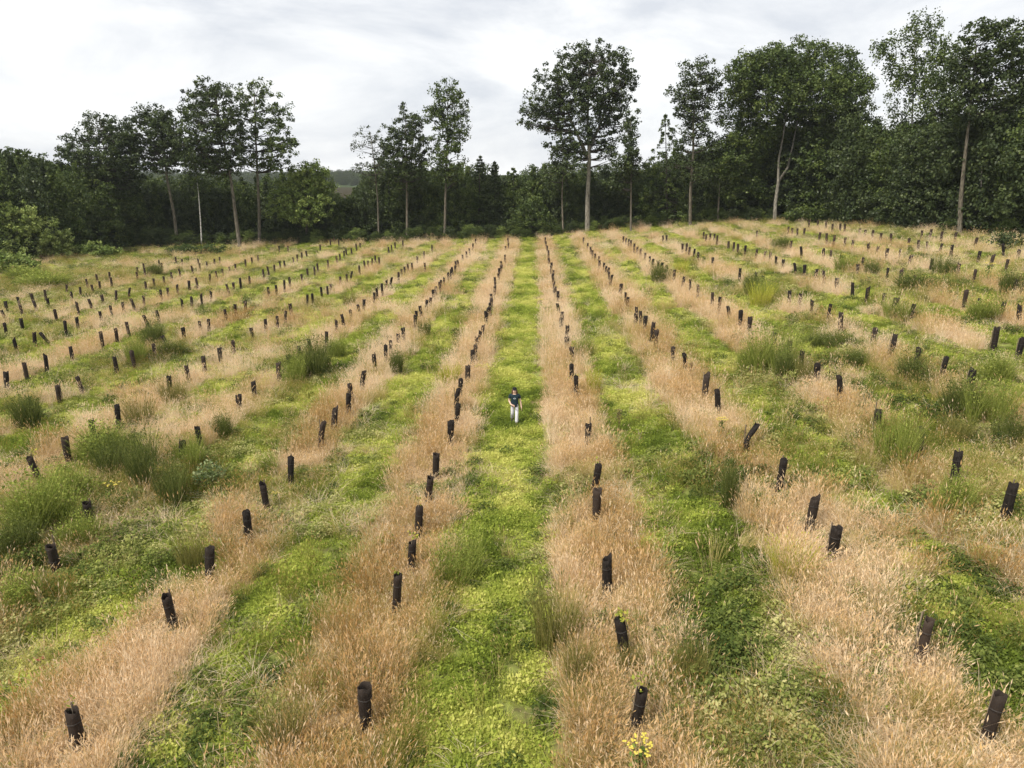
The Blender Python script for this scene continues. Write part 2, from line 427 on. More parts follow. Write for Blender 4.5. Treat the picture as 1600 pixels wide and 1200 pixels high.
def leaves(rs, n, rad, h0, h1, size, flat=.5, dome=True):
    """n loose leaf quads in a low dome"""
    a = rs.rand(n) * 2 * PI; r = rad * np.sqrt(rs.rand(n))
    z = h0 + (h1 - h0) * rs.rand(n) ** .8 * ((1 - .6 * (r / rad) ** 2) if dome else 1)
    c = np.stack([r * np.cos(a), r * np.sin(a), z], 1)
    nrm = rs.randn(n, 3); nrm[:, 2] = np.abs(nrm[:, 2]) + flat * 2; nrm /= np.linalg.norm(nrm, axis=1)[:, None]
    u = np.cross(nrm, rs.randn(n, 3)); u /= np.linalg.norm(u, axis=1)[:, None]
    v = np.cross(nrm, u)
    L_ = (size * (.6 + .8 * rs.rand(n)))[:, None]
    V = np.stack([c - u * L_ * .5, c + v * L_ * .3, c + u * L_ * .5, c - v * L_ * .3], 1).reshape(-1, 3)
    F = np.arange(4 * n).reshape(-1, 4)
    return V, F, rs.rand(n)

def join_parts(parts):
    V = []; F = []; M = []; LV = []; n = 0
    for v, f, mm, lv in parts:
        V.append(v); F.append(np.asarray(f) + n); n += len(v)
        M += list(mm); LV += list(lv)
    return np.concatenate(V), np.concatenate(F), M, LV

DRY_RAMP = [(0.0, (.31, .22, .075)), (.3, (.545, .395, .185)), (.55, (.69, .535, .315)), (.8, (.765, .59, .415)), (1.0, (.86, .74, .55))]
HEAD_RAMP = [(0.0, (.46, .28, .10)), (.35, (.70, .49, .23)), (.6, (.80, .60, .36)), (1.0, (.90, .75, .55))]
GREEN_RAMP = [(0.0, (.115, .16, .028)), (.3, (.24, .305, .05)), (.6, (.40, .455, .085)), (1.0, (.62, .61, .18))]
WEED_RAMP = [(0.0, (.065, .095, .026)), (.4, (.165, .205, .052)), (.75, (.32, .335, .10)), (1.0, (.50, .47, .21))]
TALL_RAMP = [(0.0, (.16, .18, .035)), (.4, (.30, .31, .065)), (.7, (.46, .41, .13)), (1.0, (.62, .50, .22))]
m_dry = leaf_mat('dry_stem', DRY_RAMP, kind='INSTANCER', translucent=.35, lvw=.75)
m_head = leaf_mat('dry_seed_head', HEAD_RAMP, kind='INSTANCER', translucent=.4, lvw=.6)
m_green = leaf_mat('lush_blade', GREEN_RAMP, kind='INSTANCER', translucent=.4)
m_weed = leaf_mat('weed_leaf', WEED_RAMP, kind='INSTANCER', translucent=.3, lvw=.5)
m_tall = leaf_mat('tall_blade', TALL_RAMP, kind='INSTANCER', translucent=.35, lvw=.6)

def proto(name, parts, mats):
    V, F, M, LV = join_parts(parts)
    return mesh_np(name, V, F, mats, mi=M, attrs={'lv': ('FACE', LV)})

rs = np.random.RandomState(5)
dry_protos = []
for k in range(5):
    a = blades(rs, 30, .30, .76, .26, .010, .46, head=(.095, .021, .85))
    b_ = blades(rs, 22, .18, .45, .26, .014, .7)
    dry_protos.append(proto('dry_clump', [a, b_], [m_dry, m_head]))
green_protos = []
for k in range(4):
    a = blades(rs, 60, .09, .24, .24, .016, .8, curl=.6)
    v, f, lv = leaves(rs, 46, .26, .02, .17, .065, .6)
    green_protos.append(proto('green_tuft', [a, (v, f, [0] * len(f), lv)], [m_green]))
weed_protos = []
for k in range(4):
    v, f, lv = leaves(rs, 130, .30, .02, .40, .085, .4)
    a = blades(rs, 14, .2, .5, .22, .012, .4)
    weed_protos.append(proto('weed_clump', [(v, f, [0] * len(f), lv), a], [m_weed, m_weed]))
tall_protos = []
for k in range(4):
    a = blades(rs, 60, .34, .78, .22, .010, .5, head=(.08, .014, .4))
    tall_protos.append(proto('tall_tuft', [a], [m_tall, m_head]))
flat_protos = []
for k in range(3):
    a = blades(rs, 60, .35, .75, .30, .012, 1.6, curl=.9)
    flat_protos.append(proto('flattened_straw', [a], [m_dry, m_head]))

def candidates(rs, n):
    """points over the part of the field the lens (and one a step aside) can see; thinner with distance"""
    y = 7.0 + (124 - 7.0) * rs.rand(n) ** 1.45
    x = (rs.rand(n) * 2 - 1) * (0.80 * y + 8)
    ok = (x > -80) & (x < 62) & (y < edge_y(x) + 5)
    return x[ok], y[ok]

def put(name, protos, x, y, tint, s0, s1, rs, far_wide=1.0, lean=.10, hvar=.25, dz=0.0, hs=1.0):
    hs = hs * np.ones(len(x)); gd = guard_d(x, y)
    nearg = sstep(34, 20, y)
    hs = hs * (1 - nearg * .36 * sstep(1.1, .3, gd)) * (1 + .22 * sstep(28, 50, y))
    k = gd > .16 + .08 * nearg
    x, y, tint, hs = x[k], y[k], np.asarray(tint)[k], hs[k]
    n = len(x)
    z = ground_z(x, y) + dz
    rot = np.stack([rs.randn(n) * lean, rs.randn(n) * lean, rs.rand(n) * 2 * PI], 1)
    s = s0 + (s1 - s0) * rs.rand(n)
    wd = s * (1 + far_wide * sstep(25, 100, y))
    scl = np.stack([wd, wd, s * hs * (1 + hvar * rs.randn(n).clip(-1.5, 1.5))], 1)
    scatter(name, protos, np.stack([x, y, z], 1), rot, scl, np.clip(tint, 0, 1), rs.randint(0, len(protos), n))

rs = np.random.RandomState(77)
x, y = candidates(rs, 130000)
D = dry_field(x, y)
pathm = sstep(1.35, 1.05, np.abs(row_s(x, y) + .45))
fine = sstep(.30, .52, fbm(x, y, 1.1, 61, 2))
k = rs.rand(len(x)) < (.52 - .12 * sstep(30, 16, y)) * np.clip(D * 1.3 - .10, .0, 1) * (.12 + .88 * fine) * (1 - .98 * pathm)
xd, yd = x[k], y[k]
tint = .50 + (fbm(xd, yd, 4, 60, 3) - .5) * 1.7 + rs.randn(len(xd)) * .14 + .22 * sstep(20, 50, yd) - .10 * sstep(34, 14, yd)
hs = .38 + 1.15 * fbm(xd, yd, 2.4, 64, 3)
put('dry_grass', dry_protos, xd, yd, tint, .8, 1.15, rs, far_wide=.6, hs=hs, lean=.16)

x, y = candidates(rs, 150000)
D = dry_field(x, y); s_ = row_s(x, y)
lush = fbm(x, y, 2.4, 70, 3)
lane = lane_of(x, y)
k = rs.rand(len(x)) < (1 - .90 * D) * np.clip(.26 + (.50 - .16 * sstep(30, 16, y)) * lane + (lush - .45) * (2.0 - .5 * lane), .08, 1)
xg, yg = x[k], y[k]
tint = .40 + .09 * lane_of(xg, yg) + (fbm(xg, yg, 2.0, 75, 3) - .5) * 1.8 + rs.randn(len(xg)) * .13 - .06 * sstep(14, 30, np.abs(row_s(xg, yg))) + .16 * sstep(24, 50, yg) - .13 * sstep(30, 14, yg) + (fbm(xg, yg, .7, 79, 2) - .5) * .8 * sstep(45, 18, yg)
put('meadow_grass', green_protos, xg, yg, tint, .7, 1.35, rs, far_wide=.6, lean=.18, hvar=.3, hs=.6 + .8 * fbm(xg, yg, 1.6, 76, 2))

x, y = candidates(rs, 90000)
D = dry_field(x, y); s_ = row_s(x, y)
shade = fbm(x, y, 3.0, 80, 3)
edgeband = sstep(.9, 1.6, row_d(x, y)) * sstep(3.0, 2.1, row_d(x, y))
pathc = sstep(2.0, 1.2, np.abs(s_ + .45))
k = rs.rand(len(x)) < (1 - .66 * D) * np.clip(.05 + .12 * edgeband + .22 * sstep(14, 34, np.abs(s_)) + (shade - .52) * 1.7 + .6 * thicket(x, y), .015, 1) * (1 - .75 * pathc) * (1 - .40 * lane_of(x, y) * sstep(14, 30, y))
xw, yw = x[k], y[k]
tint = .40 + (fbm(xw, yw, 2.2, 85, 3) - .5) * 1.8 + rs.randn(len(xw)) * .16 + .14 * sstep(30, 70, yw)
put('leafy_weeds', weed_protos, xw, yw, tint, .5, 1.2, rs, far_wide=.5, lean=.15, hs=.5 + .7 * fbm(xw, yw, 2.0, 86, 2) + .35 * thicket(xw, yw))

x, y = candidates(rs, 80000)
D = dry_field(x, y); s_ = row_s(x, y)
pt = fbm(x, y, 2.6, 90, 3)
k = rs.rand(len(x)) < np.clip(.07 + (pt - .50) * 2.4 + .7 * thicket(x, y), .04, .85) * np.where(np.abs(s_ + .45) < 1.3, .08, 1) * (1 - .78 * lane_of(x, y))
xt, yt = x[k], y[k]
tint = .38 + (fbm(xt, yt, 3, 95, 3) - .5) * 1.5 + rs.randn(len(xt)) * .15 + .40 * dry_field(xt, yt) + .1 * sstep(30, 70, yt) - .3 * thicket(xt, yt)
put('tall_grass', tall_protos, xt, yt, tint, .6, 1.05, rs, far_wide=.5, lean=.15, hs=.7 + .5 * fbm(xt, yt, 3.0, 96, 2))

x, y = candidates(rs, 50000)
D = dry_field(x, y)
ring = sstep(.2, .5, D) * sstep(1.0, .6, D)
k = rs.rand(len(x)) < np.clip(.08 + .6 * ring + (fbm(x, y, 3.5, 98, 3) - .55) * 3, .03, .9) * np.where(np.abs(row_s(x, y) + .45) < 1.2, .35, 1) * (1 - .65 * lane_of(x, y))
xf, yf = x[k], y[k]
put('flattened_straw', flat_protos, xf, yf, .72 + rs.randn(len(xf)) * .2, .6, 1.1, rs, far_wide=.5, lean=.2)

lone_protos = []
for k_ in range(3):
    lone_protos.append(proto('tall_stalks', [blades(rs, 7, .55, 1.02, .22, .009, .35, head=(.13, .026, 1.0), seg=3)], [m_dry, m_head]))
x, y = candidates(rs, 42000)
D = dry_field(x, y)
k = rs.rand(len(x)) < (.08 + .5 * D) * (1 - .7 * lane_of(x, y)) * np.where(np.abs(row_s(x, y) + .45) < 1.3, .06, 1) * sstep(75, 45, y)
xl, yl = x[k], y[k]
put('seeding_grass', lone_protos, xl, yl, .72 + rs.randn(len(xl)) * .18, .7, 1.05, rs, far_wide=.3, lean=.12)
# ------------------------------------------------------------------ trees
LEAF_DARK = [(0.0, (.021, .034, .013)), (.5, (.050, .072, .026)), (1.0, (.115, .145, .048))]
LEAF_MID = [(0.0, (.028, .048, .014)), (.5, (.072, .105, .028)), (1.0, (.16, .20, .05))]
LEAF_LIGHT = [(0.0, (.07, .11, .025)), (.5, (.17, .23, .055)), (1.0, (.34, .39, .11))]
LEAF_PALE = [(0.0, (.11, .16, .04)), (.5, (.25, .31, .085)), (1.0, (.44, .48, .17))]
LEAF_GREY = [(0.0, (.035, .05, .03)), (.5, (.07, .09, .05)), (1.0, (.13, .15, .09))]
m_leaf = {k: leaf_mat('leaf_' + k, r, attr='lv', translucent=.22, rough=.45) for k, r in (('dark', LEAF_DARK), ('mid', LEAF_MID), ('light', LEAF_LIGHT), ('grey', LEAF_GREY), ('pale', LEAF_PALE))}
m_bark = noise_mat('oak_bark', (.06, .05, .037), (.18, .16, .12), scale=3.0, stretch=(3, 3, .6), bump=.5)
m_palebark = noise_mat('pale_bark', (.10, .09, .072), (.30, .28, .235), scale=3.0, stretch=(3, 3, .6), bump=.4)
m_barkdark = noise_mat('dark_bark', (.03, .025, .02), (.08, .07, .055), scale=3.0, stretch=(3, 3, .6), bump=.4)
m_birch = noise_mat('birch_bark', (.10, .09, .08), (.58, .56, .52), scale=2.6, stretch=(1, 1, 4), lo=.36, hi=.5)

def crown_mesh(name, rs, clusters, per, size, mat, spread=.75, droop=0.0, bright_top=True):
    """leaves in clusters: clusters (n,4) = x, y, z, radius"""
    n = len(clusters)
    C = np.repeat(clusters, per, axis=0)
    d = rs.randn(len(C), 3); d /= np.linalg.norm(d, axis=1)[:, None]
    r = C[:, 3:4] * (rs.rand(len(C), 1) ** .55 + .35 * (rs.rand(len(C), 1) < .18) * rs.rand(len(C), 1))
    p = C[:, :3] + d * r * np.array([1, 1, spread])
    if droop: p[:, 2] -= droop * rs.rand(len(C)) ** 2
    nrm = d * .6 + rs.randn(len(C), 3) * .6; nrm[:, 2] += .5
    nrm /= np.linalg.norm(nrm, axis=1)[:, None]
    u = np.cross(nrm, rs.randn(len(C), 3)); u /= np.linalg.norm(u, axis=1)[:, None]
    v = np.cross(nrm, u)
    L = (size * (.6 + .8 * rs.rand(len(C))))[:, None]
    V = np.stack([p - u * L * .5, p + v * L * .36 + u * L * .08, p + u * L * .5, p - v * L * .36 + u * L * .08], 1).reshape(-1, 3)
    F = np.arange(len(V)).reshape(-1, 4)
    cl = np.repeat(rs.rand(n) * .5, per)
    return mesh_np(name, V, F, mat, attrs={'lv': ('FACE', np.clip(cl + rs.rand(len(C)) * .5, 0, 1))})

def sample_blobs(rs, blobs, dens):
    """cluster centres through ellipsoids (cx, cy, cz, rx, ry, rz), biased outwards"""
    out_ = []
    for cx, cy, cz, rx, ry, rz in blobs:
        n = max(6, int(1.45 * dens * (rx * ry * rz) ** (2 / 3.0)))
        d = rs.randn(n, 3); d /= np.linalg.norm(d, axis=1)[:, None]
        r = (.30 + .78 * rs.rand(n, 1) ** .65)
        out_.append(np.array([cx, cy, cz]) + d * r * np.array([rx, ry, rz]))
    return np.concatenate(out_)

def build_tree(name, label, cat, base, trunk, blobs, seed, leaf='dark', bark=None, tr0=.35, dens=5.0, per=36, size=.31, crad=(.36, .9), droop=0.0, group=None, forks=(), limb=.5, Yoff=0.0, back=0.0):
    """base: pixel of the trunk foot; trunk: pixels up the trunk; blobs: (u, v, ru, rv) of the leaf masses, all at the tree's own distance"""
    rs = np.random.RandomState(seed)
    bx, by, bz = on_ground(*base)
    by2 = by + Yoff
    if Yoff:
        bx = on_plane(base[0], base[1], by2)[0]; bz = gz(bx, by2)
    px = by2 / (FPX * .955)
    def P(u, v, dy=0.0):
        x_, z_ = on_plane(u, v, by2)
        return np.array([x_ - bx, dy, z_ - bz])
    root = empty(name, (bx, by2, bz))
    tag(root, label, cat, group)
    B = []
    for (u, v, ru, rv) in blobs:
        p = P(u, v); bk = back if v + rv > 205 else 0.0
        if bk:
            x_, z_ = on_plane(u, v, by2 + bk); p = np.array([x_ - bx, 0, z_ - bz])
        rx, rz = ru * px, rv * px
        ry = max(rx, rz) * .8
        B.append((p[0], rs.randn() * ry * .35 + bk, p[2], rx, ry, rz))
    cl = sample_blobs(rs, B, dens)
    rad = crad[0] + (crad[1] - crad[0]) * rs.rand(len(cl))
    crown = crown_mesh('crown', rs, np.concatenate([cl, rad[:, None]], 1), per, size, m_leaf[leaf], droop=droop)
    obj('crown', crown, root)
    mb = MB()
    tp = [np.array([0, 0, -.4])] + [P(u, v, rs.randn() * .15 + back * .4 * (q / (len(trunk) - 1)) ** 1.7) for q, (u, v) in enumerate(trunk)]
    n = len(tp)
    rr = [tr0 * (1.25 if i == 0 else 1) * (1 - .78 * i / (n - 1)) for i in range(n)]
    mb.tube(tp, rr, 9)
    lines = [(tp, rr)]
    for fk in forks:
        fp = [P(u, v, rs.randn() * .3 + back * (.15 + .6 * (q / (len(fk) - 1)) ** 2 if back else 0)) for q, (u, v) in enumerate(fk)]
        fr = [tr0 * .62 * (1 - .7 * i / (len(fp) - 1)) for i in range(len(fp))]
        mb.tube(fp, fr, 7); lines.append((fp, fr))
    # limbs from the upper trunk to the leaf clusters
    nodes_ = []
    for tp_, rr_ in lines:
        for i in range(len(tp_) - 1):
            for q in np.linspace(0, 1, 6):
                if i + q >= (len(tp_) - 1) * .42: nodes_.append((tp_[i] * (1 - q) + tp_[i + 1] * q, rr_[i] * (1 - q) + rr_[i + 1] * q))
    NP = np.array([q[0] for q in nodes_])
    lm = 1; topz = max(q[2] for q in cl)
    for c in cl[rs.rand(len(cl)) < (limb * .3 if back else limb)]:
        if back and c[2] < .62 * topz: continue
        dv = c - NP
        cost = np.linalg.norm(dv, axis=1) + np.maximum(0, NP[:, 2] - c[2] + .4) * 2.2
        j = int(np.argmin(cost)); a = NP[j]
        mid = a * .5 + c * .5 + np.array([0, 0, -.06 * np.linalg.norm(c - a)]) + rs.randn(3) * .2
        r0 = min(nodes_[j][1] * .5, .05 + .012 * np.linalg.norm(c - a))
        mb.tube([a, mid, c], [r0, r0 * .65, r0 * .25], 4, m=lm, cap=False)
    obj('trunk', mb.mesh('trunk', [bark or m_bark, m_barkdark], True), root)
    return root

OAKS = 'tall oaks standing out of the woodland edge'
build_tree('oak_tree', 'leaning oak at the left end of the tree line, pale bent trunk above rounded bushes', 'tree', (190, 385),
    [(190, 385), (179, 335), (171, 295), (165, 250), (158, 205)],
    [(150, 205, 30, 26), (125, 232, 28, 24), (185, 215, 30, 26), (160, 250, 50, 22), (165, 285, 45, 28), (205, 240, 26, 28), (115, 255, 18, 14), (190, 262, 40, 20), (145, 272, 40, 18)], 1, tr0=.38, dens=5.6)
build_tree('oak_tree', 'spreading oak second from the left, with sky showing under its crown', 'tree', (278, 383),
    [(278, 383), (271, 335), (262, 280), (256, 230), (250, 190)],
    [(245, 185, 30, 20), (222, 200, 26, 24), (270, 205, 26, 28), (245, 228, 46, 20), (285, 240, 22, 18), (262, 205, 20, 26), (232, 250, 26, 16), (215, 225, 20, 18), (262, 258, 26, 12), (278, 228, 20, 22)], 2, tr0=.36, dens=4.8)
build_tree('oak_tree', 'tall dark oak with a long leaning trunk, left of the forked pale oak', 'tree', (375, 388),
    [(375, 388), (369, 345), (361, 285), (350, 225), (336, 150)],
    [(322, 142, 30, 22), (300, 170, 24, 26), (345, 170, 32, 34), (320, 205, 44, 30), (352, 230, 34, 28), (300, 225, 26, 24), (330, 252, 40, 14), (368, 205, 16, 30), (345, 262, 34, 14), (300, 250, 26, 12)], 3, tr0=.42, dens=4.6)
build_tree('oak_tree', 'airy oak with straight upright trunk and open round crown, right of its darker neighbour', 'tree', (405, 382),
    [(405, 382), (404, 330), (402, 270), (400, 215), (397, 150)],
    [(393, 145, 30, 20), (418, 170, 32, 26), (385, 185, 26, 30), (430, 205, 30, 28), (410, 230, 40, 24), (448, 228, 20, 16), (385, 245, 24, 16), (420, 255, 40, 12), (452, 215, 12, 14)], 4, tr0=.36, dens=3.4, per=34, leaf='mid')
build_tree('birch_tree', 'slim white birch stem in front of the dark left woodland', 'tree', (315, 383),
    [(315, 383), (313, 345), (310, 305), (306, 270)], [(303, 282, 22, 16), (315, 268, 18, 12)], 5, tr0=.15, dens=3, bark=m_birch, leaf='mid')
build_tree('oak_tree', 'bright green bushy oak lower than the others, in the gap right of the airy oak', 'tree', (478, 378),
    [(478, 378), (480, 335), (482, 290)], [(485, 275, 30, 22), (465, 295, 30, 26), (503, 290, 20, 22), (480, 325, 40, 24), (448, 320, 24, 24)], 6, tr0=.3, dens=8, leaf='light')
build_tree('oak_tree', 'narrow dark oak with ragged top, left of the tall slender one', 'tree', (636, 374),
    [(636, 374), (636, 320), (635, 260), (634, 190)],
    [(634, 190, 22, 24), (615, 205, 14, 14), (650, 205, 16, 26), (632, 230, 34, 24), (622, 255, 30, 22), (652, 250, 20, 24), (635, 275, 34, 18), (605, 228, 12, 16)], 7, tr0=.3, dens=4.6)
build_tree('sparse_tree', 'sparse grey-leaved tree with thin see-through crown, left of the narrow dark oak', 'tree', (592, 376),
    [(592, 376), (590, 310), (585, 250), (578, 205)], [(575, 212, 24, 14), (592, 232, 22, 16), (565, 230, 12, 12), (600, 250, 20, 18), (580, 262, 26, 16)], 8, tr0=.2, dens=2.6, per=24, size=.26, leaf='grey', limb=.9)
build_tree('oak_tree', 'tall slender oak with columnar crown and bare lower trunk, left of the middle gap', 'tree', (695, 373),
    [(695, 373), (696, 310), (698, 240), (700, 150)],
    [(698, 142, 22, 16), (690, 162, 22, 18), (712, 170, 22, 18), (700, 195, 24, 20), (716, 205, 18, 20), (690, 222, 20, 22), (704, 245, 26, 20), (684, 262, 22, 16), (712, 270, 24, 16), (676, 182, 12, 16)], 9, tr0=.3, dens=4.2, leaf='mid', crad=(.45, .95))
build_tree('oak_tree', 'largest lone oak with broad crown and straight pale trunk, behind the walking person', 'tree', (918, 362),
    [(918, 362), (918, 310), (921, 250), (918, 190), (921, 100)],
    [(925, 88, 34, 24), (893, 105, 34, 28), (958, 105, 30, 26), (870, 130, 32, 28), (905, 135, 36, 30), (945, 140, 40, 30), (978, 135, 18, 28), (845, 162, 28, 22), (880, 170, 38, 24), (920, 175, 40, 28), (962, 175, 26, 30), (825, 182, 14, 20), (905, 212, 30, 18), (942, 215, 26, 16), (860, 200, 22, 12), (900, 238, 22, 12), (948, 238, 20, 14), (865, 228, 16, 12)],
    10, tr0=.55, bark=m_palebark, dens=4.6, forks=(((918, 245), (900, 205), (880, 160)), ((920, 235), (938, 195), (955, 150))))
build_tree('ivy_clad_tree', 'thin leafy stem close on the left of the largest oak', 'tree', (880, 366),
    [(880, 366), (878, 310), (880, 250), (878, 205)], [(882, 215, 12, 26), (878, 255, 20, 20), (862, 272, 16, 18), (895, 250, 10, 24)], 11, tr0=.2, dens=4.5)
build_tree('ivy_clad_tree', 'dark ivy-clad column of a tree close on the right of the largest oak', 'tree', (986, 362),
    [(986, 362), (986, 310), (986, 250), (986, 185)], [(986, 195, 11, 28), (984, 235, 15, 22), (988, 262, 22, 18), (968, 262, 14, 18), (965, 285, 22, 14)], 12, tr0=.22, dens=6)
build_tree('oak_tree', 'lopsided oak with a high open crown, left of the great dense tree', 'tree', (1078, 353),
    [(1078, 353), (1079, 300), (1083, 240), (1083, 180), (1090, 120)],
    [(1090, 112, 30, 18), (1068, 140, 22, 18), (1095, 145, 30, 22), (1080, 175, 22, 16), (1078, 205, 22, 14), (1065, 225, 16, 10), (1112, 125, 18, 20), (1098, 180, 20, 22), (1070, 250, 30, 16), (1090, 268, 26, 18), (1060, 165, 14, 14), (1100, 215, 18, 18)], 13, tr0=.34, dens=4.2, crad=(.5, 1.0))
build_tree('oak_tree', 'great dense dark tree with dome crown and pale forked trunk', 'tree', (1210, 346),
    [(1210, 346), (1212, 315), (1217, 286), (1219, 250), (1226, 215), (1240, 140)],
    [(1250, 90, 50, 26), (1205, 105, 40, 28), (1295, 105, 40, 28), (1170, 110, 28, 24), (1150, 130, 18, 20), (1215, 150, 60, 32), (1280, 150, 56, 34), (1325, 140, 28, 30), (1165, 170, 40, 36), (1250, 195, 50, 24), (1310, 195, 40, 30), (1180, 215, 44, 28), (1150, 245, 34, 34), (1290, 230, 48, 26), (1352, 130, 12, 12), (1165, 290, 34, 30)],
    14, tr0=.38, bark=m_palebark, dens=6.0, back=3.2, leaf='mid', crad=(.6, 1.25), per=52, forks=(((1217, 286), (1232, 262), (1243, 228), (1262, 160)),))
build_tree('birch_tree', 'tall birch with drooping wispy top, right of the great dense tree', 'tree', (1417, 348),
    [(1417, 348), (1423, 285), (1428, 225), (1431, 150), (1436, 50)],
    [(1440, 35, 30, 16), (1415, 62, 34, 16), (1385, 82, 24, 14), (1445, 70, 26, 22), (1425, 105, 34, 22), (1395, 110, 16, 18), (1450, 115, 24, 26), (1425, 150, 40, 26), (1430, 185, 44, 22), (1375, 70, 12, 9)],
    15, tr0=.26, dens=3.6, back=2.5, per=38, size=.27, leaf='mid', bark=m_birch, droop=1.5, crad=(.4, .9), limb=.7)
build_tree('birch_tree', 'pale leafy birch crown between the wispy birch and the tall right-hand oak', 'tree', (1462, 352),
    [(1462, 352), (1464, 260), (1470, 160), (1476, 80)], [(1478, 75, 24, 18), (1490, 95, 24, 20), (1470, 110, 26, 22), (1468, 145, 30, 26), (1480, 175, 34, 26)], 16, tr0=.2, dens=4.5, per=38, size=.27, leaf='mid', bark=m_birch, droop=1.0, crad=(.4, .9))
build_tree('oak_tree', 'tall oak with grey slanting trunk at the right end of the field', 'tree', (1499, 366),
    [(1499, 366), (1504, 310), (1510, 250), (1520, 180), (1535, 70)],
    [(1535, 45, 26, 16), (1570, 60, 32, 22), (1530, 85, 34, 26), (1575, 95, 34, 24), (1600, 75, 24, 22), (1515, 120, 34, 28), (1560, 130, 40, 28), (1605, 130, 40, 34), (1520, 160, 36, 30), (1575, 180, 56, 30), (1510, 205, 40, 24)], 17, tr0=.34, dens=6.2, back=2.4, crad=(.45, .95), size=.3)
build_tree('ivy_clad_tree', 'short pale trunk in the dark under the left flank of the great dense tree', 'tree', (1121, 348),
    [(1121, 348), (1122, 325), (1124, 300), (1125, 270)], [(1125, 275, 18, 22), (1118, 255, 20, 18), (1130, 235, 18, 20)], 18, tr0=.24, dens=6)

for i, (lab, b_, tk, bl, bk) in enumerate([
    ('thin pale trunk standing in the dark wood, left of the broken white birch', (1345, 345), [(1345, 345), (1343, 300), (1340, 240), (1338, 190)], [(1338, 180, 26, 22), (1330, 205, 20, 18)], m_palebark),
    ('thin pale trunk just right of the grey slanting trunk', (1531, 366), [(1531, 366), (1533, 310), (1540, 250)], [(1542, 235, 26, 22), (1552, 255, 22, 18)], m_palebark)]):
    build_tree('slender_tree', lab, 'tree', b_, tk, bl, 90 + i, tr0=.17, dens=4, bark=bk, back=1.5, group='slender trunks in the right-hand wood')
# conifers and other separate trees of the wood
def build_conifer(label, base, apex, halfw, seed, leaf='dark', Yoff=6.0, name='spruce_tree', loose=1.0, group=None):
    rs = np.random.RandomState(seed)
    bx, by, bz = on_ground(*base); by += Yoff
    bx, _ = on_plane(base[0], base[1], by); bz = gz(bx, by)
    ax, az = on_plane(apex[0], apex[1], by)
    H = az - bz; px = by / (FPX * .955)
    root = tag(empty(name, (bx, by, bz)), label, 'tree', group)
    cl = []
    n = 26
    for i in range(n):
        t_ = i / (n - 1); z = H * (.12 + .87 * t_)
        r = halfw * px * (1 - t_) ** .8 + .15
        for j in range(max(3, int(9 * (1 - t_)) + 3)):
            a = rs.rand() * 2 * PI; q = r * (.45 + .6 * rs.rand())
            cl.append(((ax - bx) * t_ + q * math.cos(a), q * math.sin(a), z - q * .22, .28 + .38 * (1 - t_)))
    obj('crown', crown_mesh('crown', rs, np.array(cl), 44, .26, m_leaf[leaf], spread=.5, droop=.25 * loose), root)
    mb = MB(); mb.tube([(0, 0, -.3), ((ax - bx) * .5, 0, H * .5), (ax - bx, 0, H * .97)], [.22, .13, .02], 7)
    for c in cl[::3]: mb.tube([(0 + (ax - bx) * c[2] / H, 0, c[2] + .3), c[:3]], [.04, .015], 3, cap=False)
    obj('trunk', mb.mesh('trunk', m_barkdark, True), root)
for i, (lab, b_, a_, hw, lf, lo) in enumerate([
    ('sharp-topped spruce beside the tall slender oak, first in the middle gap', (748, 372), (750, 243), 26, 'dark', 1),
    ('spruce with slightly lower tip, second in the middle gap', (775, 372), (773, 252), 22, 'dark', 1),
    ('spruce in the lowest part of the skyline, third in the middle gap', (803, 371), (802, 262), 22, 'mid', 1),
    ('small spruce just left of the largest oak, last in the middle gap', (832, 370), (833, 262), 20, 'mid', 1),
    ('feathery larch with drooping sprays, left of the lopsided oak', (1042, 356), (1040, 178), 44, 'mid', 2),
    ('dark spruce tip in front of the wood, right of the sparse grey tree', (608, 376), (607, 262), 20, 'dark', 1)]):
    build_conifer(lab, b_, a_, hw, 40 + i, lf, name='larch_tree' if 'larch' in lab else 'spruce_tree', loose=lo, group='conifers in the woodland edge')

# bushes of the hedge at the left and along the wood's foot
def build_bush(label, base, blobs, seed, leaf='mid', Yoff=0.0, name='willow_bush', dens=10, size=.27, cat='bush', group=None):
    return build_tree(name, label, cat, base, [(base[0], base[1]), (blobs[0][0], blobs[0][1] + blobs[0][3] * .3)], blobs, seed, leaf=leaf, bark=m_barkdark, tr0=.09, dens=dens, per=34, size=size, crad=(.35, .7), limb=.3, Yoff=Yoff, group=group)
HEDGE = 'bushes massed at the left edge of the field'
build_bush('tall pale green willow bush at the left edge, tallest of the hedge there', (30, 415), [(32, 340, 34, 24), (18, 370, 30, 26), (55, 365, 30, 26), (30, 392, 40, 20)], 60, 'pale', 6.0, group=HEDGE)
build_bush('rounded pale green bush between the tall willow bush and the leaning oak', (85, 408), [(82, 372, 26, 18), (70, 390, 26, 16), (100, 390, 22, 14)], 61, 'pale', 3.0, group=HEDGE)
build_bush('broad low bush in front of the hedge, spilling into the field at far left', (15, 428), [(12, 408, 28, 14), (38, 412, 26, 12), (-15, 405, 24, 18)], 62, 'light', 0, group=HEDGE)
build_bush('low round dark bush at the foot of the leaning oak', (155, 402), [(150, 388, 22, 11), (168, 392, 16, 8)], 63, 'light', 0, group=HEDGE)
build_bush('grey-green bush under the trees behind the hedge at left', (112, 398), [(110, 330, 26, 26), (120, 355, 26, 24), (100, 300, 20, 18)], 64, 'mid', 6.0, group=HEDGE)
build_bush('tall dark leafy tree behind the hedge, at the left border', (20, 405), [(30, 250, 40, 18), (10, 275, 36, 24), (55, 275, 34, 24), (30, 305, 46, 24)], 65, 'mid', 16.0, name='hedge_tree', cat='tree', dens=7, size=.34)
